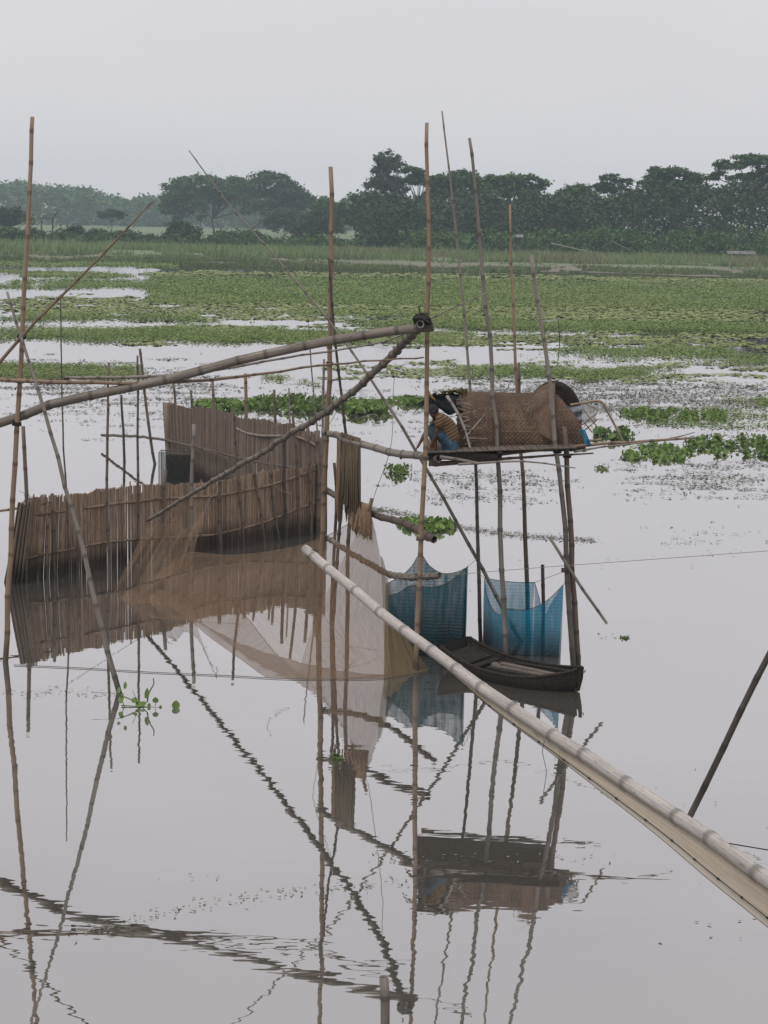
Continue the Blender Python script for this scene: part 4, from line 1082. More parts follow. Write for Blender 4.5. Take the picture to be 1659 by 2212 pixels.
right_c = [TR, PY(822, 1200, yl(.25, Yf2, 26.9)), PY(842, 1290, yl(.5, Yf2, 26.9)), PY(866, 1370, yl(.75, Yf2, 26.9)), W(905, 1455)]
bot_c = [W(490, 1459), W(620, 1466), W(750, 1467), W(905, 1455)]
left_c = [TL, PY(330, 1246, YB(300, 1290)), W(262, 1296), W(352, 1372), W(490, 1459)]
net_panel(ln, 'main_panel', top_c, bot_c, left_c, right_c, 'nettan', 30, 70, 0.05, 11, 5, 2)
net_panel(ln, 'corner_panel', [PY(322, 1128, Yl), PY(352, 1132, Yl - .1), PY(380, 1120, Yl - 0.1), PY(400, 1142, Yl - .1), PY(428, 1122, Yl - .05), PY(455, 1074, Yl)],
          [W(243, 1282), PY(300, 1262, Yl - .5), PY(360, 1246, Yl - .5), PY(410, 1230, Yl - .3)], [PY(322, 1128, Yl), PY(290, 1190, Yl - .3), W(243, 1282)], [PY(455, 1074, Yl), PY(430, 1150, Yl - .2), PY(410, 1230, Yl - .3)], 'nettan2', 16, 30, 0.03, 6, 3, 2)
net_panel(ln, 'right_panel', [TR + Vector((0, -.1, 0)), PY(806, 1130, Yf2 - .1), PY(812, 1150, Yf2 - .1)], [W(640, 1466), W(740, 1467), W(835, 1464)], [TR + Vector((0, -.1, 0)), PY(735, 1220, yl(.3, Yf2, 26.9)), PY(680, 1340, yl(.6, Yf2, 26.8)), W(640, 1466)],
          [PY(812, 1150, Yf2 - .1), PY(826, 1250, yl(.4, Yf2, 26.8)), PY(832, 1380, yl(.75, Yf2, 26.8)), W(835, 1464)], 'nettan', 26, 40, 0.05, 9, 5, 2, 1.0)
net_panel(ln, 'folded_edge', [PY(822, 1200, yl(.28, Yf2, 26.8)), PY(826, 1205, yl(.28, Yf2, 26.8)), PY(829, 1212, yl(.28, Yf2, 26.8))], [W(831, 1462), W(880, 1458), W(926, 1447)],
          [PY(822, 1200, yl(.28, Yf2, 26.8)), PY(828, 1330, yl(.6, Yf2, 26.8)), W(831, 1462)], [PY(829, 1212, yl(.28, Yf2, 26.8)), PY(850, 1300, yl(.5, Yf2, 26.8)), PY(880, 1375, yl(.75, Yf2, 26.8)), W(926, 1447)], 'netedge', 22, 16, 0.02, 3, 2, 2)
cord(top_c, 0.005, 'netcord', None, parent=ln, name='head_rope', n=40)
cord([Wp(x, y, 0.012) for x, y in ((30, 1436), (200, 1444), (330, 1452), (490, 1459), (620, 1466), (750, 1467), (835, 1464), (926, 1449))], 0.006, 'netcord', None, parent=ln, name='float_rope', n=60)
for k in range(15):                      # gathered folds fanning out from the knot in the side of the net
    a = math.radians(95 + k * 18 + random.uniform(-5, 5)); L_ = random.uniform(50, 105)
    x1_, y1_ = 752 + math.cos(a) * L_ * 0.9, 1394 - math.sin(a) * L_
    if y1_ > 1458: y1_ = 1458
    cord([PY(752, 1394, 27.1), PY((752 + x1_) / 2 + random.uniform(-4, 4), (1394 + y1_) / 2, 27.15), PY(x1_, y1_, 27.3)], 0.0024, 'netcord', None, parent=ln, name='gathered_fold', n=8)
for pts in [[(372, 1112), (360, 1118), (366, 1128), (380, 1120)], [(470, 1040), (462, 1058), (452, 1080), (440, 1104), (448, 1110)], [(468, 1042), (470, 1062), (455, 1075)]]:
    cord(pts, 0.007, 'rope', None, Y=Yl - 0.08, parent=ln, name='tie_string', n=14)
cord([(880, 780, YM - .3), (852, 820, YM - .2), (845, 960, YM - .1), (812, 1060, Yf2), (803, 1098, Yf2)], 0.005, 'rope', 'thin line from the slanting arm down to the tan net bundle', name='hanging_line')
cord([(740, 865, 28.2), (690, 960, 29), (688, 1010, 29), (698, 1060, 29.2), (705, 1100, 29.2)], 0.005, 'rope', 'slack pale line beside the corner post of the reed fences', name='hanging_line')
cord([(590, 1005, 31), (582, 1030, 31), (600, 1055, 31), (630, 1068, 31)], 0.005, 'rope', 'curved loose string hanging on the front fence', name='loose_string')
cord([(40, 1060, 31), (150, 1110, 31), (300, 1185, 31.5), (390, 1200, 32), (520, 1200, 32)], 0.0045, 'netcord', 'thin line slanting across the front fence to the net', name='net_line')

# E: the big foreground bamboo and the net gathered along it
EP = [(660, 1186, 17.2), (750, 1262, 16.1), (830, 1326, 15.2), (940, 1413, 14.1), (1060, 1500, 13.1), (1180, 1580, 12.3), (1310, 1663, 11.5), (1450, 1752, 10.8), (1560, 1832, 10.2), (1659, 1904, 9.75), (1800, 2008, 9.2), (1950, 2115, 8.7)]
big = bamboo(EP, 20, 40, 'b_pale', 'big pale foreground bamboo running diagonally to the lower right corner', name='bamboo_boom', cat='bamboo arm', node=0.58, swell=1.10, sides=18)
lashing(PY(676, 1199, 17.05), Vector(PY(750, 1262, 16.1)) - Vector(PY(676, 1199, 17.05)), 0.052, 3, parent=big)
hn = root('gathered_net', PY(1310, 1663, 11.5), 'cream net gathered along the underside of the big foreground bamboo', 'fishing net')
tE = [PY(x, y + 6, Y_ + 0.02) for x, y, Y_ in EP[2:]]
bE = [PY(x, y, Y_) for x, y, Y_ in [(838, 1336, 15.1), (953, 1434, 14.0), (1058, 1528, 13.1), (1174, 1614, 12.3), (1289, 1702, 11.5), (1419, 1804, 10.8), (1529, 1898, 10.2), (1650, 1996, 9.7), (1800, 2122, 9.15), (1950, 2246, 8.65)]]
def lerp_curve(a, b_, f): return [Vector(p_).lerp(Vector(q), f) for p_, q in zip(a, b_)]
net_panel(hn, 'inner_layer', tE, bE, [tE[0], bE[0]], [tE[-1], bE[-1]], 'netcream', 8, 90, 0.012, 23, 3, 20)
b2 = lerp_curve(tE, bE, 0.74)
tE2 = [v_ + Vector((0, -0.03, 0)) for v_ in tE]; b2 = [v_ + Vector((0, -0.05, 0)) for v_ in b2]
net_panel(hn, 'outer_layer', tE2, b2, [tE2[0], b2[0]], [tE2[-1], b2[-1]], 'netcream', 8, 90, 0.012, 17, 3, 20, 2.0)
cord(b2, 0.0035, 'rope_dark', None, parent=hn, name='net_cord', n=60)
cord(bE, 0.003, 'netcord', None, parent=hn, name='edge_cord', n=60)
for k in range(16):
    i = k * 3 + 4
    q = spline(b2, 60)[i]
    g = Geo(); g.tube([q + [-.012, 0, .006], q, q + [.014, -.004, -.01]], [0.005, 0.009, 0.004], 5); g.build('cord_knot', 'rope_dark', hn)
cord([(1176, 1600, 12.2), (1172, 1625, 12.2), (1180, 1665, 12.2), (1176, 1700, 12.2), (1170, 1735, 12.2)], 0.0022, 'rope_dark', 'thin dark thread dangling below the big foreground bamboo', name='dangling_thread')
cord([(1575, 1822, 10.1), (1659, 1836, 10.3), (1800, 1860, 10.6)], 0.004, 'rope_dark', 'thin dark rope leaving the big foreground bamboo at the right edge', name='side_rope')
cord([(826, 1250, YM - .25), (950, 1244, YM - .1), (1090, 1232, YO - .2), (1232, 1221, YQ - .15), (1440, 1206, 25.5), (1700, 1187, 24.5)], 0.0045, 'rope', 'taut pale line running from the lowest crossbar to the right edge', name='taut_line', n=40)

# blue box nets
def hang(parent, name, topc, zbot, mat, seed, b_=60, a=20, push=0.0, fold=0.03, shrink=1.0):
    T_ = spline(topc, b_)
    mid = T_.mean(0)
    Bt = T_.copy(); Bt[:, :2] = mid[:2] + (T_[:, :2] - mid[:2]) * shrink; Bt[:, 1] += push; Bt[:, 2] = zbot
    v = np.linspace(0, 1, a)[:, None, None]
    S = T_[None] * (1 - v) + Bt[None] * v
    u = np.linspace(0, 1, b_)[None, :]; vv = v[:, :, 0]
    S[..., 1] += fold * np.sin(vv * 2.2) * (np.sin(u * 23 + seed) + 0.6 * np.sin(u * 51 + seed * 2 + vv * 2))
    S[..., 0] += fold * 0.5 * np.sin(vv * 3.1) * np.sin(u * 17 + seed * 3)
    width = float(np.abs(T_[-1] - T_[0]).sum())
    hgt_ = T_[:, 2][None, :] - S[..., 2]
    uvw = np.stack([np.broadcast_to(u * width, S.shape[:2]), S[..., 2] * 1.0, np.zeros(S.shape[:2])], -1)
    g = Geo(); g.grid(S, uvw)
    ob = g.build(name, mat, parent, smooth=True)
    g = Geo(); g.tube(T_, 0.005, 5); g.build('edge_cord', 'rope_dark', parent)
    return ob
bn = root('box_net', W(930, 1410), 'dark soiled blue box net hanging round the tallest pole', 'fishing net')
ynb, ynf = YB(930, 1388), YB(930, 1416) - 0.1
hang(bn, 'back_panel', [PY(833, 1262, ynb), PY(868, 1243, ynb), PY(890, 1222, ynb), PY(908, 1197, ynb), PY(928, 1222, ynb), PY(955, 1238, ynb), PY(985, 1236, ynb), PY(1008, 1226, ynb)], -0.15, 'netblue2', 1.0)
hang(bn, 'front_panel', [PY(838, 1288, ynf), PY(862, 1280, ynf), PY(890, 1264, ynf), (PY(930, 1268, ynf)), PY(968, 1258, ynf), PY(1011, 1223, ynf)], -0.15, 'netblue2', 2.3, shrink=0.96)
hang(bn, 'side_panel', [PY(1011, 1223, ynf), PY(1004, 1262, (ynf + ynb) / 2), PY(1008, 1226, ynb)], -0.15, 'netblue2', 3.1, 16, 14)
bn2 = root('box_net', W(1130, 1405), 'bright blue box net hung between poles behind the boat', 'fishing net')
yb2, yf2 = YB(1100, 1382), YB(1130, 1418)
hang(bn2, 'back_panel', [PY(1046, 1248, yb2), PY(1080, 1254, yb2), PY(1120, 1258, yb2), PY(1155, 1258, yb2)], -0.15, 'netblue', 0.4)
hang(bn2, 'front_panel', [PY(1046, 1250, yb2 - .05), PY(1053, 1290, yb2 - .3), PY(1066, 1318, yf2 + .2), PY(1082, 1328, yf2), PY(1097, 1316, yf2), PY(1130, 1318, yf2), PY(1165, 1308, yf2), PY(1190, 1290, yf2), PY(1217, 1263, yf2)], -0.15, 'netblue', 1.7, shrink=0.95)
hang(bn2, 'side_panel', [PY(1155, 1258, yb2), PY(1165, 1292, yb2 - .3), PY(1176, 1330, yf2 + .45), PY(1190, 1306, yf2 + .2), PY(1217, 1264, yf2 + .03)], -0.15, 'netblue', 2.9, 30, 16)
for a_, b_ in [((1011, 1223, ynf), (1033, 1205, YN)), ((1217, 1263, yf2), (1226, 1250, YQ)), ((1155, 1258, yb2), (1226, 1232, YQ)), ((1046, 1248, yb2), (1036, 1240, YN))]:
    cord([a_, b_], 0.004, 'rope', None, parent=bn2 if a_[0] > 1040 else bn, name='tie_string', n=4)

# olive net draped over the upper crossbar, tan bundle over the middle one
def drape(name, label, barpts, w_top, zl_f, zl_b, mat, rbar, layers=2, seed=0, b_=70, fold=0.035):
    r = root(name, barpts[0], label, 'fishing net')
    for L_ in range(layers):
        T_ = spline(barpts, b_)
        u = np.linspace(0, 1, b_)
        ang = np.linspace(0, math.pi, 9)
        rows = []
        rb = rbar + 0.012 + 0.02 * L_
        lf = zl_f * (1 - 0.12 * L_) * (1 + 0.10 * np.sin(u * 19 + seed + L_) + 0.08 * np.sin(u * 43 + L_ * 2))
        lb = zl_b * (1 + 0.1 * np.sin(u * 15 + seed))
        for k in np.linspace(1, 0, 16, endpoint=False):       # front hanging part from the hem up
            y_ = -rb - fold * k * (np.sin(u * 31 + seed + L_ * 2) + 0.7 * np.sin(u * 67 + seed * 2 + L_)) - 0.04 * k
            xsp = (u - 0.5) * w_top * (0.22 * k - 0.10 * math.sin(k * 3))
            rows.append(np.stack([T_[:, 0] + xsp, T_[:, 1] + y_, T_[:, 2] - lf * k], -1))
        for a in ang: rows.append(np.stack([T_[:, 0], T_[:, 1] - rb * math.cos(a), T_[:, 2] + rb * math.sin(a)], -1))
        for k in np.linspace(0, 1, 14)[1:]:
            y_ = rb + fold * k * np.sin(u * 27 + seed) + 0.03 * k
            rows.append(np.stack([T_[:, 0] + (u - .5) * w_top * 0.12 * k, T_[:, 1] + y_, T_[:, 2] - lb * k], -1))
        g = Geo(); g.grid(np.array(rows)); ob = g.build('net_layer', mat, r, smooth=True)
    return r
yb_ = lambda t_: yl(t_, YP, YM) + .1
dr = drape('draped_net', 'olive brown net draped in folds over the upper crossbar', [PY(736, 945, yb_(.17)), PY(760, 953, yb_(.27)), PY(779, 959, yb_(.35))], 0.33, 1.22, 1.0, 'drape', 0.065, 2, 0.6)
drape('draped_net', 'brown tail of netting hanging left of the olive draped net', [PY(728, 942, yb_(.13)), PY(734, 944, yb_(.16)), PY(742, 947, yb_(.2))], 0.12, 1.28, 0.5, 'tanbundle', 0.06, 1, 2.2, 24, 0.02)
tb = drape('net_bundle', 'shaggy tan bundle of netting slung over the middle crossbar', [PY(757, 1089, yb_(.25)), PY(780, 1099, yb_(.36)), PY(802, 1107, yb_(.45))], 0.3, 0.42, 0.3, 'tanbundle', 0.07, 3, 1.4, 50, 0.03)
g = Geo()
for k in range(170):                         # frayed ends
    u_ = random.random()
    a_ = PY(755 + 50 * u_, 1092 + 26 * u_ + random.uniform(0, 45), yb_(.25 + .2 * u_) - 0.14)
    g.tube([a_, a_ + Vector((random.gauss(0, .02), -random.random() * .03, -.04)), a_ + Vector((random.gauss(0, .05), random.gauss(0, .03), -random.uniform(.06, .16)))], [0.004, 0.004, 0.002], 3, caps=False)
ob = g.build('frayed_threads', 'tanbundle', tb); ob['kind'] = 'stuff'
cord([PY(803, 1076, Yf2 - .1), PY(800, 1090, Yf2 - .12), PY(796, 1104, Yf2 - .12)], 0.03, 'tanbundle', None, parent=tb, name='knotted_tip', n=8)
# ------------------------------------------------------------------ platform
YH = (YM + YN) / 2 + 0.09                        # middle of the shelter
zdeck = PY(1090, 978, YO + 0.15).z
pl = root('stilt_platform', PY(1090, 984, YO + 0.2), 'narrow bamboo platform on tall poles carrying the woven shelter', 'platform')
def rail(pts, d0, d1, mat, name='rail', node=0.34):
    Q = [PY(*q) for q in pts]
    g = bamboo_geo(Q, d0 / 2 * Q[0].y / FP, d1 / 2 * Q[-1].y / FP, node, 1.12, 9)
    ob = g.build(name, mat, pl, origin=Q[0]); smooth_faces(ob); return ob
rail([(1035, 986, YO + .12), (1110, 978, YO + .12), (1207, 967, YQ + .3), (1330, 957, YQ + .4), (1495, 946, YQ + .5)], 9, 5, 'b_tan')
rail([(1004, 973, YO + .2), (1110, 973, YO + .2), (1228, 972, YO + .2)], 6.5, 6, 'b_pale')
rail([(927, 1003, YM + .25), (1031, 995, YM + .25), (1092, 991, YM + .25), (1180, 985, YM + .25), (1282, 979, YM + .2)], 9, 3.5, 'b_brown')
rail([(950, 987, YM + .12), (990, 992, YM + .12), (1034, 1001, YM + .12)], 9, 7, 'b_grey')
rail([(990, 1003, YM + .05), (1045, 1000, YM + .05), (1095, 996, YM + .05), (1157, 999, YM), (1243, 1011, YM)], 6, 2.6, 'b_grey')
rail([(926, 1000, YM + .3), (962, 1001, YM + .3), (1010, 999, YM + .3)], 13, 9, 'b_grey')
rail([(930, 966, YN - .1), (1060, 960, YN - .1), (1180, 955, YN - .1), (1300, 950, YN - .1)], 8, 6, 'b_tan')
rail([(1240, 976, YQ + .25), (1300, 966, YQ + .3), (1400, 955, YQ + .3)], 5, 3, 'b_grey')
rail([(1250, 966, YN - .2), (1300, 960, YN - .2), (1335, 955, YN - .2)], 4, 3, 'b_pale')
rail([(1420, 953, YQ + .55), (1470, 942, YQ + .8), (1500, 934, YQ + 1.0)], 3.5, 2, 'b_grey', 'twig')
for k in range(24):                                # split-bamboo deck laid from front to back
    x_ = 925 + k * 13.6
    a_ = PY(x_, 984 - 0.02 * (x_ - 925) * 1.6, YM + 0.12); b2_ = Vector((a_.x + random.gauss(0, .01), YN - 0.02, a_.z + 0.03))
    a_.z += 0.045
    g = Geo(); dv = (b2_ - a_); g.box((a_ + b2_) / 2, dv / 2, (0.046, 0, 0), (0, 0, 0.008))
    g.build('deck_slat', 'plank', pl)
G = []
for u_ in np.linspace(0, 1, 12):
    q0 = PY(924 + 322 * u_, 984 - 0.02 * 322 * u_ * 1.6, YM + 0.16); G.append([(q0.x, q0.y + (YN - YM - 0.14) * v_, q0.z + 0.028 - 0.012 * v_ + 0.01 * math.sin(v_ * 6 + u_ * 9)) for v_ in np.linspace(0, 1, 6)])
g = Geo(); g.grid(np.array(G)); g.build('added_under_sheet', 'weave_shaded', pl)  # dark sheet added below the slats so the deck's reflection reads solid
g = Geo(); a_ = PY(922, 979, YM + 0.18); b2_ = PY(1075, 981, YM + 0.16)
G = []
for s in np.linspace(0, 1, 14):
    q = np.array(tuple(a_.lerp(b2_, s))); bow = 0.03 * math.sin(s * 3.14)
    G.append([q + [0, 0, -0.10], q + [0, -0.015, bow - 0.045], q + [0, 0, bow], q + [0, 0.35, bow + .01]])
g.grid(np.array(G)); g.build('edge_board', 'boat', pl)

# ------------------------------------------------------------------ woven shelter
hut = root('woven_shelter', PY(1120, 975, YH), 'brown barrel-shaped woven bamboo shelter on the platform', 'shelter')
def vault(u, th, xa, xb, hd, hh, zb):
    """u along, th over the arch (0 near foot .. pi far foot)"""
    x = xa + (xb - xa) * u
    y = YH - hd * np.cos(th)
    z = zb + hh * (np.sin(th) + 0.42) / 1.42
    return x, y, z
def weave(parent, name, xa, xb, hd, hh, zb, nu, nt, mat, th0=0.0, th1=math.pi, amp=0.006, xcut=None, sag=None):
    """interlaced split strips, both ways, as real geometry"""
    g = Geo()
    du, dt = 1 / nu, (th1 - th0) / nt
    def P(u, th, off):
        x, y, z = vault(u, th, xa, xb, hd, hh, zb)
        if sag is not None: z = z - sag * np.sin(u * math.pi) * np.sin(th)
        cx = np.cos(th); sz = np.sin(th)
        if xcut is not None: x = x + u * np.interp(th, xcut[0], xcut[1])
        return np.stack([x, y - off * cx, z + off * sz], -1)
    for i in range(nu):                                   # strips running over the arch
        k = np.arange(nt * 2 + 1); th = th0 + dt / 2 * k
        off = amp * np.cos(np.pi * (k / 2.0 + i))
        wl = 0.46 * random.uniform(0.8, 1.0); sh_ = random.gauss(0, 0.04)
        a = P(np.full(len(k), (i + .5 - wl + sh_) * du), th, off); b_ = P(np.full(len(k), (i + .5 + wl + sh_) * du), th, off)
        g.grid(np.stack([a, b_], 1))
    for j in range(nt):
        k = np.arange(nu * 2 + 1); u = du / 2 * k
        e0, e1 = random.uniform(-0.02, 0.012), random.uniform(-0.01, 0.012)
        u = e0 + u * (1 - e0 + e1)
        off = -amp * np.cos(np.pi * (k / 2.0 + j))
        wl = 0.46 * random.uniform(0.8, 1.0)
        a = P(u, np.full(len(k), th0 + (j + .5 - wl) * dt), off); b_ = P(u, np.full(len(k), th0 + (j + .5 + wl) * dt), off)
        g.grid(np.stack([a, b_], 1))
    ob = g.build(name, mat, parent); ob['kind'] = 'stuff'
    # the mat's inner face closes the chinks
    G = []
    for uu in np.linspace(0.01, 0.985, 14):
        G.append([P(np.array([uu]), np.array([t_]), np.array([-amp * 2.2]))[0] for t_ in np.linspace(th0 + .02, th1 - .02, 30)])
    g = Geo(); g.grid(np.array(G)); g.build('lining', 'weave', parent, smooth=True)
    return ob
xa = PY(988, 960, YH).x; xb = PY(1240, 960, YH).x
zb = PY(1090, 973, YH - 0.42).z
ztop = PY(1060, 846, YH).z
weave(hut, 'woven_vault', xa, xb, 0.46, ztop - zb, zb, 60, 74, 'weave', th0=-0.43, th1=math.pi + 0.43, xcut=([-0.43, 0.3, 0.7, 1.1, 1.5, 2.4, 3.14], [0.16, 0.05, -0.12, -0.26, -0.36, -0.36, -0.2]), sag=0.015)
# raised mat at the right end: front cheek and the half disc behind it, inside shade painted into its colour
def disc_sheet(name, cx, cy, rx, ry, Yc_, a0_, a1_, bulge, mat, low):
    g = Geo(); G = []
    for rr in np.linspace(0.0, 1, 12):
        row = []
        for a in np.linspace(a0_, a1_, 26):
            px = cx - rx * rr * math.cos(a); py = cy - ry * rr * math.sin(a) + (1 - rr) * low
            row.append(tuple(PY(px, py, Yc_ - bulge * (1 - rr * rr) + 0.006 * math.sin(a * 34))))
        G.append(row)
    g.grid(np.array(G)); ob = g.build(name, mat, hut, smooth=True)
    sol = ob.modifiers.new('thickness', 'SOLIDIFY'); sol.thickness = 0.012
    return ob
bd = disc_sheet('raised_back_mat', 1197, 902, 60, 79, YH + 0.22, -0.15, math.pi + 0.02, -0.16, 'weave_shaded', 45)
disc_sheet('raised_front_mat', 1199, 906, 66, 80, YH - 0.12, -0.2, math.pi * 0.50, 0.47, 'weave', 48)
g = Geo()
for k in range(46):                                     # bristling split ends over the raised mat
    f = random.random(); a = 0.15 + f * 1.4
    px, py = 1196 - 64 * math.cos(a) * random.uniform(.75, 1), 905 - 76 * math.sin(a) * random.uniform(.75, 1)
    p0 = PY(px, py, YH - 0.42); p1 = p0 + Vector((random.gauss(-.03, .05), -.03, random.uniform(-.18, .08)))
    g.tube([p0, p1], [0.006, 0.003], 4)
ob = g.build('bristles', 'strip', hut); ob['kind'] = 'stuff'
# frayed left mouth of the shelter
for pts, d_ in [([(965, 855), (980, 878), (994, 903), (1011, 953), (1019, 998)], 6.5), ([(1003, 948), (1022, 925), (1040, 905), (1048, 893)], 4)]:
    Q = [PY(x_, y_, YH - 0.54) for x_, y_ in pts]
    g = bamboo_geo(Q, d_ / 2 * YH / FP, d_ / 2 * YH / FP * 0.8, 0.3, 1.1, 8); smooth_faces(g.build('mouth_stick', 'b_pale', hut, origin=Q[0]))
for k in range(17):
    y_ = random.uniform(862, 960); x_ = 985 + (y_ - 860) * 0.22 + random.uniform(-8, 6)
    L_ = random.uniform(14, 46); a = random.uniform(-0.35, 0.35)
    p0 = PY(x_, y_, YH - 0.50 - 0.04 * random.random()); p1 = PY(x_ + L_ * math.cos(a), y_ + L_ * math.sin(a), YH - 0.50)
    g = Geo(); dv = p1 - p0; g.box((p0 + p1) / 2, dv / 2, (0, 0.002, 0), (0, 0, 0.007 + 0.004 * random.random())); g.build('frayed_strip', 'strip', hut)
g = Geo(); g.tube(spline([PY(1003, 940, YH - .53), PY(1040, 932, YH - .57), PY(1052, 905, YH - .57), PY(1046, 880, YH - .53), PY(1030, 872, YH - .53)], 18), 0.004, 5); g.build('loose_hoop', 'strip', hut)
# black sheet and leaves hung over the mouth
G = []
for s in np.linspace(0, 1, 16):
    tx, ty = 992 - 88 * s, 852 - 6 * math.sin(s * 2.4) + 22 * s ** 2.2
    lx, ly = 1002 - 62 * s, 898 - 12 * s - 5 * math.sin(s * 9)
    row = []
    for v_ in np.linspace(0, 1, 10):
        q = np.array(tuple(PY(tx + (lx - tx) * v_, ty + (ly - ty) * v_, YH - 0.18 - 0.30 * math.sin(v_ * 1.5) + 0.05 * math.sin(s * 14 + v_ * 5))))
        row.append(q)
    G.append(row)
g = Geo(); g.grid(np.array(G)); ob = g.build('black_sheet', 'black', hut, smooth=True); ob['label'] = 'ragged black sheet over the open left mouth'
G = []
for s in np.linspace(0, 1, 10):
    G.append([tuple(PY(990 - 60 * s, 846 + 10 * s - 6 * math.sin(s * 2.5), YH + 0.5 - 0.75 * v_)) for v_ in np.linspace(0, 1, 6)])
g = Geo(); g.grid(np.array(G)); g.build('sheet_top', 'black', hut, smooth=True)
g = Geo(); g.tube(spline([PY(925, 868, YH - .2), PY(908, 878, YH - .25), PY(893, 894, YH - .28)], 6), [0.012, 0.011, 0.01, 0.009, 0.008, 0.006], 6); g.build('sheet_stick', 'rope_dark', hut)
g = Geo(); g.tube(spline([PY(932, 860, YH - .2), PY(912, 868, YH - .25), PY(900, 880, YH - .28)], 6), [0.012, 0.011, 0.01, 0.009, 0.008, 0.005], 6); g.build('sheet_stick', 'rope_dark', hut)
leafy = []
for k in range(46):
    s = random.random()
    leafy.append(tuple(PY(1005 - 82 * s + random.gauss(0, 3), 846 + 14 * s * s + random.uniform(-5, 4), YH - 0.15 + random.gauss(0, .12))))
MT['dryleaf'] = leaf_mat('dry_leaf', (0.02, 0.035, 0.015), (0.26, 0.18, 0.045), 8, 0.2, 0.6)
me = quads_mesh('roof_leaves', kites(np.array(leafy), 0.075, up=0.6, asp=2.2) - np.array(tuple(WL(hut))))
ob = link_obj('roof_leaves', me, 'dryleaf', hut, WL(hut)); ob['kind'] = 'stuff'; ob['label'] = 'yellow and green leaves laid over the black sheet'
# tarpaulin, cloth, lattice and bent pole at the right end
G = []
for s in np.linspace(0, 1, 18):
    G.append([tuple(PY(1214 + 44 * v_ - 2 * s, 874 + 72 * s + 5 * math.sin(v_ * 3), YH - 0.22 - 0.08 * v_ + 0.03 * math.sin(s * 22 + v_ * 2))) for v_ in np.linspace(0, 1, 8)])
g = Geo(); g.grid(np.array(G)); ob = g.build('tarpaulin', 'tarp', hut, smooth=True); ob['label'] = 'creased grey tarpaulin at the open right end'
G = []
for s in np.linspace(0, 1, 10):
    G.append([tuple(PY(1250 + 14 * s + 14 * v_, 925 + 34 * s + 4 * v_, YH - 0.60 + 0.04 * math.sin(v_ * 7 + s * 4))) for v_ in np.linspace(0, 1, 7)])
g = Geo(); g.grid(np.array(G)); ob = g.build('blue_rag', 'bluecloth', hut, smooth=True); ob['label'] = 'torn blue plastic rag'
G = []
for s in np.linspace(0, 1, 8):
    G.append([tuple(PY(1254 + 36 * v_ + 3 * math.sin(s * 6), 872 + (48 - 16 * v_) * s + 6 * v_, YH + 0.02 + 0.03 * math.sin(v_ * 8 + s * 3))) for v_ in np.linspace(0, 1, 8)])
g = Geo(); g.grid(np.array(G), uv(8, 8)); g.build('pale_cloth', 'whitecloth', hut, smooth=True)
for a_, b2_ in [((1256, 880), (1290, 922)), ((1256, 905), (1280, 935)), ((1258, 918), (1290, 892)), ((1256, 935), (1292, 905)), ((1262, 870), (1292, 885))]:
    Q = [PY(*a_, YH - .06), PY(*b2_, YH - .04)]; g = Geo(); g.tube(np.linspace(tuple(Q[0]), tuple(Q[1]), 5), 0.011, 6); g.build('lattice_stick', 'strip', hut)
bp_ = [(1232, 875), (1262, 870), (1290, 866), (1303, 872), (1314, 892), (1330, 922), (1346, 955)]
g = Geo(); g.tube(spline([PY(x_, y_, YH - .05) for x_, y_ in bp_], 40), np.linspace(0.022, 0.018, 40), 8); ob = g.build('bent_pole', 'strip', hut, smooth=True); ob['label'] = 'pale pole bent over at the right end'

# ------------------------------------------------------------------ the squatting person
S_ = YM / FP
YPp = YM + 0.42
pr = root('person', PY(950, 977, YPp), 'person squatting on the platform in striped shirt and blue wrap, reaching down', 'person')
PO = np.array(tuple(WL(pr)))
def loc(px, py, dy=0.0):
    q = np.array(tuple(PY(px, py, YPp))) - PO
    return (q[0], q[1] + dy, q[2])
def skin_body(name, verts, edges, mat, parent, rootv=0, sub=2):
    me = bpy.data.meshes.new(name)
    me.from_pydata([v[0] for v in verts], edges, [])
    ob = link_obj(name, me, mat, parent, WL(parent))
    md = ob.modifiers.new('skin', 'SKIN'); md.use_smooth_shade = True
    for i, v in enumerate(verts):
        r_ = v[1] if isinstance(v[1], tuple) else (v[1], v[1])
        me.skin_vertices[0].data[i].radius = r_
        me.skin_vertices[0].data[i].use_root = (i == rootv)
    sb = ob.modifiers.new('sub', 'SUBSURF'); sb.levels = sub; sb.render_levels = sub
    return ob
V = [(loc(976, 958), 0.105), (loc(974, 938), 0.105), (loc(966, 918), 0.11), (loc(955, 905), 0.10), (loc(946, 899), 0.05),    # pelvis, waist, chest, shoulders, neck
     (loc(938, 893), 0.075), (loc(934, 886), 0.085), (loc(936, 880), 0.07), (loc(930, 898), 0.05),                         # head: base, mid, crown, chin
     (loc(951, 904, -0.13), 0.05), (loc(943, 922, -0.17), 0.038), (loc(939, 940, -0.16), 0.034), (loc(934, 955, -0.12), 0.026), (loc(929, 965, -0.09), 0.022),   # near arm
     (loc(949, 904, 0.12), 0.05), (loc(932, 922, 0.17), 0.038), (loc(918, 939, 0.16), 0.032), (loc(908, 957, 0.08), 0.026), (loc(901, 968, 0.02), 0.022),        # far arm
     (loc(974, 960, -0.08), 0.085), (loc(950, 938, -0.11), 0.075), (loc(931, 924, -0.11), 0.058), (loc(937, 945, -0.10), 0.048), (loc(940, 968, -0.09), 0.034), (loc(930, 974, -0.10), 0.026), (loc(921, 976, -0.10), 0.016),   # near leg, foot
     (loc(974, 960, 0.08), 0.085), (loc(948, 938, 0.11), 0.075), (loc(929, 924, 0.11), 0.058), (loc(935, 945, 0.10), 0.048), (loc(938, 968, 0.09), 0.034), (loc(928, 974, 0.10), 0.026), (loc(919, 976, 0.10), 0.016)]
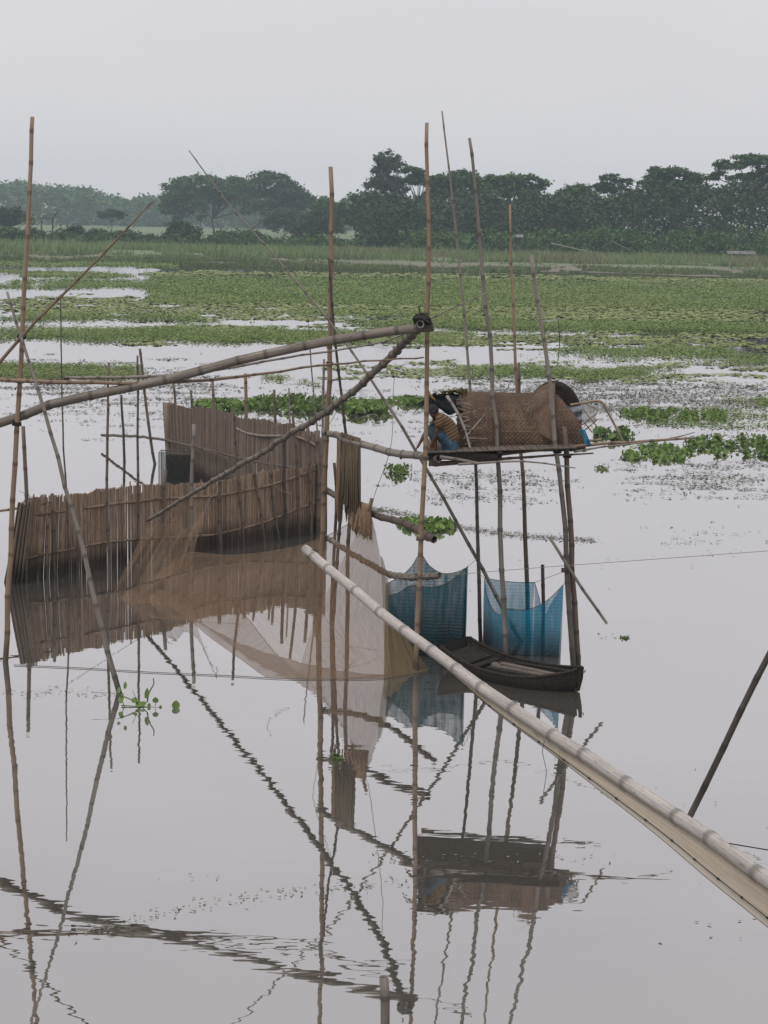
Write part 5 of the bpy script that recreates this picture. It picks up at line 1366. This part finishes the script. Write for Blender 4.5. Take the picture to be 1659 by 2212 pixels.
E = [(0, 1), (1, 2), (2, 3), (3, 4), (4, 5), (5, 6), (6, 7), (5, 8), (3, 9), (9, 10), (10, 11), (11, 12), (12, 13), (3, 14), (14, 15), (15, 16), (16, 17), (17, 18),
     (0, 19), (19, 20), (20, 21), (21, 22), (22, 23), (23, 24), (24, 25), (0, 26), (26, 27), (27, 28), (28, 29), (29, 30), (30, 31), (31, 32)]
body = skin_body('body', V, E, 'skin', pr)
# hands: palm roots are the last arm joints; five unequal bent fingers each
for (hx, hy, hdy, dx, dy_) in [(929, 965, -0.09, -5, 7), (901, 968, 0.02, -5, 6)]:
    for k in range(5):
        Ln = (0.7, 0.95, 1.05, 0.98, 0.78)[k]
        sp = (k - 2) * 0.013
        if k == 0: sp, Ln = -0.035, 0.6
        a = np.array(loc(hx, hy, hdy + sp * .5)); b_ = np.array(loc(hx + dx * Ln * .6, hy + dy_ * Ln * .45, hdy + sp * 1.2)); c_ = np.array(loc(hx + dx * Ln, hy + dy_ * Ln * 1.1, hdy + sp * 1.2))
        g = Geo(); g.tube(np.array([a, (a + b_) / 2, b_, (b_ + c_) / 2, c_]) + PO, [0.010, 0.010, 0.009, 0.0085, 0.006], 6); g.build('finger', 'skin', pr, smooth=True)
# face
hc = np.array(loc(934, 887))
fd = np.array([-0.86, -0.12, -0.48]); fd /= np.linalg.norm(fd); fu = np.array([-0.46, 0, 0.88]); fu -= fd * (fu @ fd); fu /= np.linalg.norm(fu); fs = np.cross(fd, fu)
g = Geo(); g.tube(np.array([hc + fd * 0.075 + fu * 0.02, hc + fd * 0.102 - fu * 0.012, hc + fd * 0.075 - fu * 0.022]) + PO, [0.008, 0.015, 0.009], 8); g.build('nose', 'skin', pr, smooth=True)
for sgn in (-1, 1):
    g = Geo(); c_ = hc + fd * 0.066 + fu * 0.018 + fs * 0.032 * sgn + PO; g.tube([c_ - fs * 0.012, c_, c_ + fs * 0.012], [0.003, 0.007, 0.003], 7); g.build('eye', 'hair', pr, smooth=True)
    g = Geo(); c_ = hc - fd * 0.005 - fu * 0.01 + fs * 0.082 * sgn + PO; g.tube([c_ - fu * 0.028, c_ - fu * .01 + fs * sgn * .008, c_ + fu * 0.01 + fs * sgn * .01, c_ + fu * 0.028], [0.006, 0.012, 0.014, 0.007], 7); g.build('ear', 'skin', pr, smooth=True)
g = Geo(); c_ = hc + fd * 0.078 - fu * 0.05 + PO; g.tube([c_ - fs * 0.024, c_ + fd * .006, c_ + fs * 0.024], [0.003, 0.006, 0.003], 6); g.build('mouth', 'skin', pr, smooth=True)
# hair cap with tufts
vh = VN(77); G = []
for a in np.linspace(0, math.pi * 0.62, 12):
    row = []
    for b_ in np.linspace(0, 2 * math.pi, 28):
        ax_ = fu * 0.9 - fd * 0.55; ax_ = ax_ / np.linalg.norm(ax_)
        e1 = np.cross(ax_, fs); e1 /= np.linalg.norm(e1)
        d_ = ax_ * math.cos(a) + (e1 * math.cos(b_) + fs * math.sin(b_)) * math.sin(a)
        rad = 0.098 + 0.014 * (float(vh.fbm(np.array([b_ * 4]), np.array([a * 6]))[0]) - 0.4)
        row.append(hc + d_ * rad + PO)
    G.append(row)
g = Geo(); g.grid(np.array(G)); g.build('hair', 'hair', pr, smooth=True)
# shirt over torso and upper arms, wrap over hips and thighs
Vs = [(loc(974, 964), 0.15), (loc(973, 942), 0.165), (loc(965, 918), 0.165), (loc(954, 905), 0.14), (loc(946, 900), 0.085),
      (loc(950, 906, -0.15), 0.085), (loc(943, 923, -0.19), 0.072), (loc(949, 904, 0.13), 0.07), (loc(936, 919, 0.17), 0.06)]
skin_body('shirt', Vs, [(0, 1), (1, 2), (2, 3), (3, 4), (3, 5), (5, 6), (3, 7), (7, 8)], 'shirt', pr)
Vl = [(loc(973, 962), 0.12), (loc(972, 960, -0.08), 0.105), (loc(950, 938, -0.11), 0.09), (loc(931, 923, -0.11), 0.072), (loc(934, 936, -0.11), 0.066), (loc(938, 950, -0.10), 0.07),
      (loc(972, 960, 0.08), 0.105), (loc(948, 938, 0.11), 0.09), (loc(929, 923, 0.11), 0.072), (loc(932, 936, 0.11), 0.066), (loc(936, 950, 0.10), 0.07)]
skin_body('wrap_cloth', Vl, [(0, 1), (1, 2), (2, 3), (3, 4), (4, 5), (0, 6), (6, 7), (7, 8), (8, 9), (9, 10)], 'lungi', pr)

# ------------------------------------------------------------------ boat
A_, B_ = W(990, 1440), W(1241, 1492)
ctr = (A_ + B_) / 2; dirb = (B_ - A_); Lb = dirb.length; dirb.normalize()
bt = root('wooden_boat', ctr, 'small dark wooden boat moored below the platform, loose boards inside', 'boat')
fx = np.array(tuple(dirb)); fz = np.array([0, 0, 1.]); fy = np.cross(fz, fx); C0 = np.array(tuple(ctr))
def hull_pt(t_, s, inner=0.0):
    """t_ -1 stern .. 1 bow, s -1..1 across from gunwale to gunwale through the keel"""
    b_ = (0.46 - inner) * ((1 - abs(t_) ** 2.4) ** 0.75 if t_ > 0 else 1 - 0.22 * t_ * t_) + 0.045
    sheer = 0.165 + (0.20 if t_ > 0 else 0.24) * abs(t_) ** 2.4
    keel = -0.13 + 0.20 * abs(t_) ** 5 + inner * 0.9
    k = abs(s)
    y_ = b_ * math.sin(k * math.pi / 2) ** 0.75 * (1 if s > 0 else -1)
    z_ = keel + (sheer - keel) * (1 - math.cos(k * math.pi / 2)) ** 1.15
    x_ = t_ * (Lb / 2 + 0.06) + (0.10 * (z_ - keel) * (1 if t_ > 0 else -1) if abs(t_) > 0.8 else 0)
    return C0 + fx * x_ + fy * y_ + fz * z_
tr_ = [hull_pt(-1, s_) for s_ in np.linspace(-1, 1, 15)]; g = Geo(); g.add(tr_ + [q - fx * 0.03 for q in tr_], [tuple(range(15)), tuple(range(29, 14, -1))] + [(k, k + 15, k + 16, k + 1) for k in range(14)]); g.build('transom', 'boat', bt)
ts = np.linspace(-1, 1, 33); ss = np.linspace(-1, 1, 21)
g = Geo(); g.grid(np.array([[hull_pt(t_, s) for s in ss] for t_ in ts])); g.build('hull', 'boat', bt, smooth=True)
g = Geo(); g.grid(np.array([[hull_pt(t_ * 0.965, s, 0.035) for s in ss] for t_ in ts])); g.build('inner_planking', 'boat', bt, smooth=True)
for sd_ in (-1, 1):
    P_ = np.array([(hull_pt(t_, sd_) + hull_pt(t_ * .965, sd_, .035)) / 2 for t_ in ts]); P_[:, 2] += 0.006
    g = Geo(); g.tube(P_, 0.026, 6); g.build('gunwale', 'boat', bt, smooth=True)
for t_ in (-0.45, 0.0, 0.4):
    P_ = np.array([hull_pt(t_, s, 0.05) for s in np.linspace(-0.98, 0.98, 15)]); g = Geo(); g.tube(P_, 0.018, 5); g.build('rib', 'boat', bt)
def board(c_, half, w_, ang, mat='plank', tk=0.011, nm='loose_board', tilt=0.0):
    g = Geo(); ca, sa = math.cos(ang), math.sin(ang)
    ax_ = (fx * ca + fy * sa) * half + fz * tilt; ay_ = (-fx * sa + fy * ca) * w_
    g.box(C0 + fx * c_[0] + fy * c_[1] + fz * c_[2], ax_, ay_, fz * tk); return g.build(nm, mat, bt)
board((0.22, 0.16, 0.17), 0.62, 0.055, 0.05, 'boat'); board((0.30, 0.02, 0.19), 0.58, 0.05, -0.02); board((0.18, -0.12, 0.18), 0.52, 0.06, 0.04); board((0.42, -0.20, 0.165), 0.40, 0.05, 0.10, 'boat')
board((0.40, 0.22, 0.21), 0.5, 0.045, 0.0, 'boat', tilt=0.02)
board((-0.55, 0.0, 0.16), 0.07, 0.33, 0.0, 'boat', 0.014, 'thwart'); board((-0.86, 0.0, 0.235), 0.2, 0.32, 0.0, 'boat', 0.014, 'stern_deck', tilt=-0.05); board((0.0, 0.07, 0.16), 0.45, 0.06, 0.06); board((0.02, -0.22, 0.155), 0.4, 0.05, -0.03, 'boat')
g = Geo(); e_ = hull_pt(1, 0); tp_ = (hull_pt(1, -1) + hull_pt(1, 1)) / 2
g.tube([e_ + fx * .0 - fz * .05, (e_ + tp_) / 2 + fx * .03, tp_ + fx * .03 + fz * .03], [0.03, 0.032, 0.03], 6); g.build('stem_post', 'boat', bt)
g = Geo(); g.tube(spline([tp_ + fz * .01, tp_ + fx * .06 - fz * .05, tp_ + fx * .09 - fz * .01], 8), 0.008, 5); g.build('mooring_loop', 'rope_dark', bt)

# ------------------------------------------------------------------ water hyacinth near by
def leaf_ngon(c_, nrm, updir, L_, w_, cup=0.12):
    nrm = nrm / np.linalg.norm(nrm); a = updir - nrm * (updir @ nrm); a /= np.linalg.norm(a) + 1e-9; b_ = np.cross(nrm, a)
    prof = [(-0.5, 0.0, 0), (-0.42, 0.36, 1), (-0.1, 0.5, 1), (0.22, 0.38, .8), (0.5, 0.0, -.3), (0.22, -0.38, .8), (-0.1, -0.5, 1), (-0.42, -0.36, 1)]
    return np.array([c_] + [c_ + a * L_ * p_[0] + b_ * w_ * p_[1] + nrm * cup * L_ * p_[2] for p_ in prof])
FAN = [(0, k, k + 1) for k in range(1, 8)] + [(0, 8, 1)]
def clump(label, spots, Lf, hmax, name='hyacinth_clump', spread=0.16, per=9, stems=True, group=None):
    """spots: water positions (working px) of the rosettes in one raft"""
    c0 = np.mean([tuple(W(*s)) for s in spots], 0)
    r = root(name, Vector(c0), label, 'water plant', group)
    gl_, gs = Geo(), Geo()
    for s in spots:
        b0 = np.array(tuple(W(*s)))
        for k in range(per):
            a = random.uniform(0, 6.28); rad = spread * random.uniform(0.2, 1); hh = hmax * random.uniform(0.35, 1) * (1 - .3 * rad / spread)
            c_ = b0 + np.array([math.cos(a) * rad, math.sin(a) * rad, hh])
            n_ = np.array([math.cos(a) * .9, math.sin(a) * .9, random.uniform(0.1, 1.1)]) + rng.normal(0, .3, 3)
            L_ = Lf * random.uniform(0.45, 1.15)
            gl_.add(leaf_ngon(c_, n_, np.array([math.cos(a) * .3, math.sin(a) * .3, 1.]), L_, L_ * .85), FAN)
            if stems: gs.tube([b0 + [0, 0, -.02], b0 * .5 + c_ * .5 + np.array([0, 0, .02 * hh]), c_ - [0, 0, L_ * .3]], [0.012, 0.009, 0.005], 4, caps=False)
    ob = gl_.build('leaves', 'hya', r); ob['kind'] = 'stuff'
    if stems: ob = gs.build('petioles', 'hya', r); ob['kind'] = 'stuff'
    return r
def raft(x0, x1, ya, yb_2, n, slope=0.0, shape=None):
    o_ = []; vr = VN(int(x0) + 3)
    while len(o_) < n:
        x_ = random.uniform(x0, x1); f = random.random(); u_ = (x_ - x0) / (x1 - x0)
        e = math.sin(u_ * math.pi) ** 0.5
        y_ = (ya + yb_2) / 2 + (f - .5) * (yb_2 - ya) * e + slope * (x_ - (x0 + x1) / 2) + random.gauss(0, 1.2)
        if float(vr.fbm(np.array([x_ / 16]), np.array([y_ / 6]), 2)[0]) > 0.40: o_.append((x_, y_))
    return o_
clump('dense raft of hyacinth between the back fence and middle bare pole', raft(545, 745, 858, 894, 84, 0.02), 0.19, 0.24, spread=0.32)
clump('sparse hyacinth raft left of the dense raft, above the rolled fence edge', raft(430, 550, 868, 886, 40), 0.22, 0.22, spread=0.3)
clump('hyacinth strip just right of the middle bare pole', raft(745, 835, 876, 898, 46, 0.05), 0.26, 0.34, spread=0.28)
clump('thin hyacinth strip left of the person, beyond the platform', raft(830, 925, 862, 880, 34), 0.2, 0.2, spread=0.28)
clump('hyacinth raft on open water right of the shelter, under the rail tip', raft(1325, 1490, 962, 998, 42, 0.04), 0.15, 0.12, spread=0.3)
clump('leafy hyacinth raft touching the right picture edge', raft(1490, 1720, 945, 990, 70, 0.05), 0.16, 0.16, spread=0.3)
clump('hyacinth tuft directly behind the bent pole', raft(1290, 1360, 932, 955, 16), 0.19, 0.25, spread=0.26)
clump('low hyacinth raft further out, level with the shelter roof', raft(1340, 1560, 884, 910, 60, 0.03), 0.18, 0.14, spread=0.32)
clump('hyacinth raft between the middle crossbar end and the slanting bamboo', raft(872, 975, 1124, 1150, 34, 0.1), 0.15, 0.17, spread=0.2)
clump('bushy hyacinth plant half hidden under the upper crossbar', [(856, 1020), (868, 1016), (878, 1022), (846, 1018), (862, 1028)], 0.13, 0.24, spread=0.34, per=11)
clump('small hyacinth sprig floating in the lower middle', [(722, 1640), (730, 1641)], 0.075, 0.09, spread=0.07, per=5)
clump('tiny plant tuft alone on the right-hand water', [(1352, 1378), (1346, 1379)], 0.06, 0.04, spread=0.08, per=5)
clump('sparse plant tuft right of the platform posts', [(1300, 1015), (1292, 1012), (1308, 1013)], 0.10, 0.1, spread=0.2, per=6)
# the nearest plant, leaf by leaf
hp = root('hyacinth_plant', W(300, 1527), 'nearest straggling hyacinth plant floating at the foot of the slanting pole', 'water plant')
Yh_ = YB(300, 1527)
for (x_, y_, L_, w_, nx, nz_) in [(263, 1508, .17, .08, -.3, .6), (256, 1490, .10, .05, .5, .7), (270, 1480, .12, .05, .6, .5), (291, 1512, .10, .09, -.2, .7), (300, 1520, .12, .09, .1, .9), (317, 1497, .16, .06, .2, .2), (310, 1520, .10, .07, .2, 1), (336, 1512, .085, .085, .1, .15), (380, 1522, .13, .11, .2, .35), (236, 1531, .09, .06, -.1, 1), (322, 1524, .09, .05, .3, .8), (285, 1531, .07, .05, 0, 1), (347, 1527, .06, .04, .3, .5)]:
    c_ = np.array(tuple(PY(x_, y_, Yh_)))
    g = Geo(); g.add(leaf_ngon(c_, np.array([nx, -0.8, nz_]), np.array([nx * .6 + .05, 0, 1.]), L_, w_ * 1.1, 0.1), FAN); g.build('leaf', 'hya', hp)
for pts, r_ in [([(318, 1516), (322, 1496), (332, 1478), (331, 1465)], .011), ([(335, 1526), (337, 1514)], .005), ([(300, 1526), (330, 1528), (350, 1528)], .009), ([(255, 1500), (285, 1512), (305, 1524)], .009), ([(262, 1524), (300, 1526)], .010), ([(300, 1524), (292, 1505), (286, 1490)], .005), ([(318, 1516), (305, 1528)], .008), ([(372, 1528), (380, 1530)], .006), ([(262, 1500), (265, 1516), (270, 1530)], .008), ([(200, 1495), (255, 1499)], .004)]:
    Q = [PY(x_, min(y_, 1529), Yh_) for x_, y_ in pts]; g = Geo(); g.tube(spline(Q, 8), np.linspace(r_, r_ * .7, 8), 5); g.build('stem', 'hya', hp, smooth=True)

# ------------------------------------------------------------------ haze
g = Geo(); x1_, y0_, y1_, z0_, z1_ = 620.0, -14.0, 1420.0, -2.2, 48.0
g.add([(-x1_, y0_, z0_), (x1_, y0_, z0_), (x1_, y1_, z0_), (-x1_, y1_, z0_), (-x1_, y0_, z1_), (x1_, y0_, z1_), (x1_, y1_, z1_), (-x1_, y1_, z1_)],
      [(0, 3, 2, 1), (4, 5, 6, 7), (0, 1, 5, 4), (1, 2, 6, 5), (2, 3, 7, 6), (3, 0, 4, 7)])
m, t, o = new_mat('haze')
pv = N(t, 'ShaderNodeVolumePrincipled')
pv.inputs['Color'].default_value = (0.72, 0.84, 0.98, 1)
pv.inputs['Density'].default_value = 0.00031
t.links.new(pv.outputs[0], o.inputs['Volume'])
MT['haze'] = m
tag(g.build('haze', 'haze'), 'thin grey-blue haze over water and far trees', 'haze', kind='stuff')
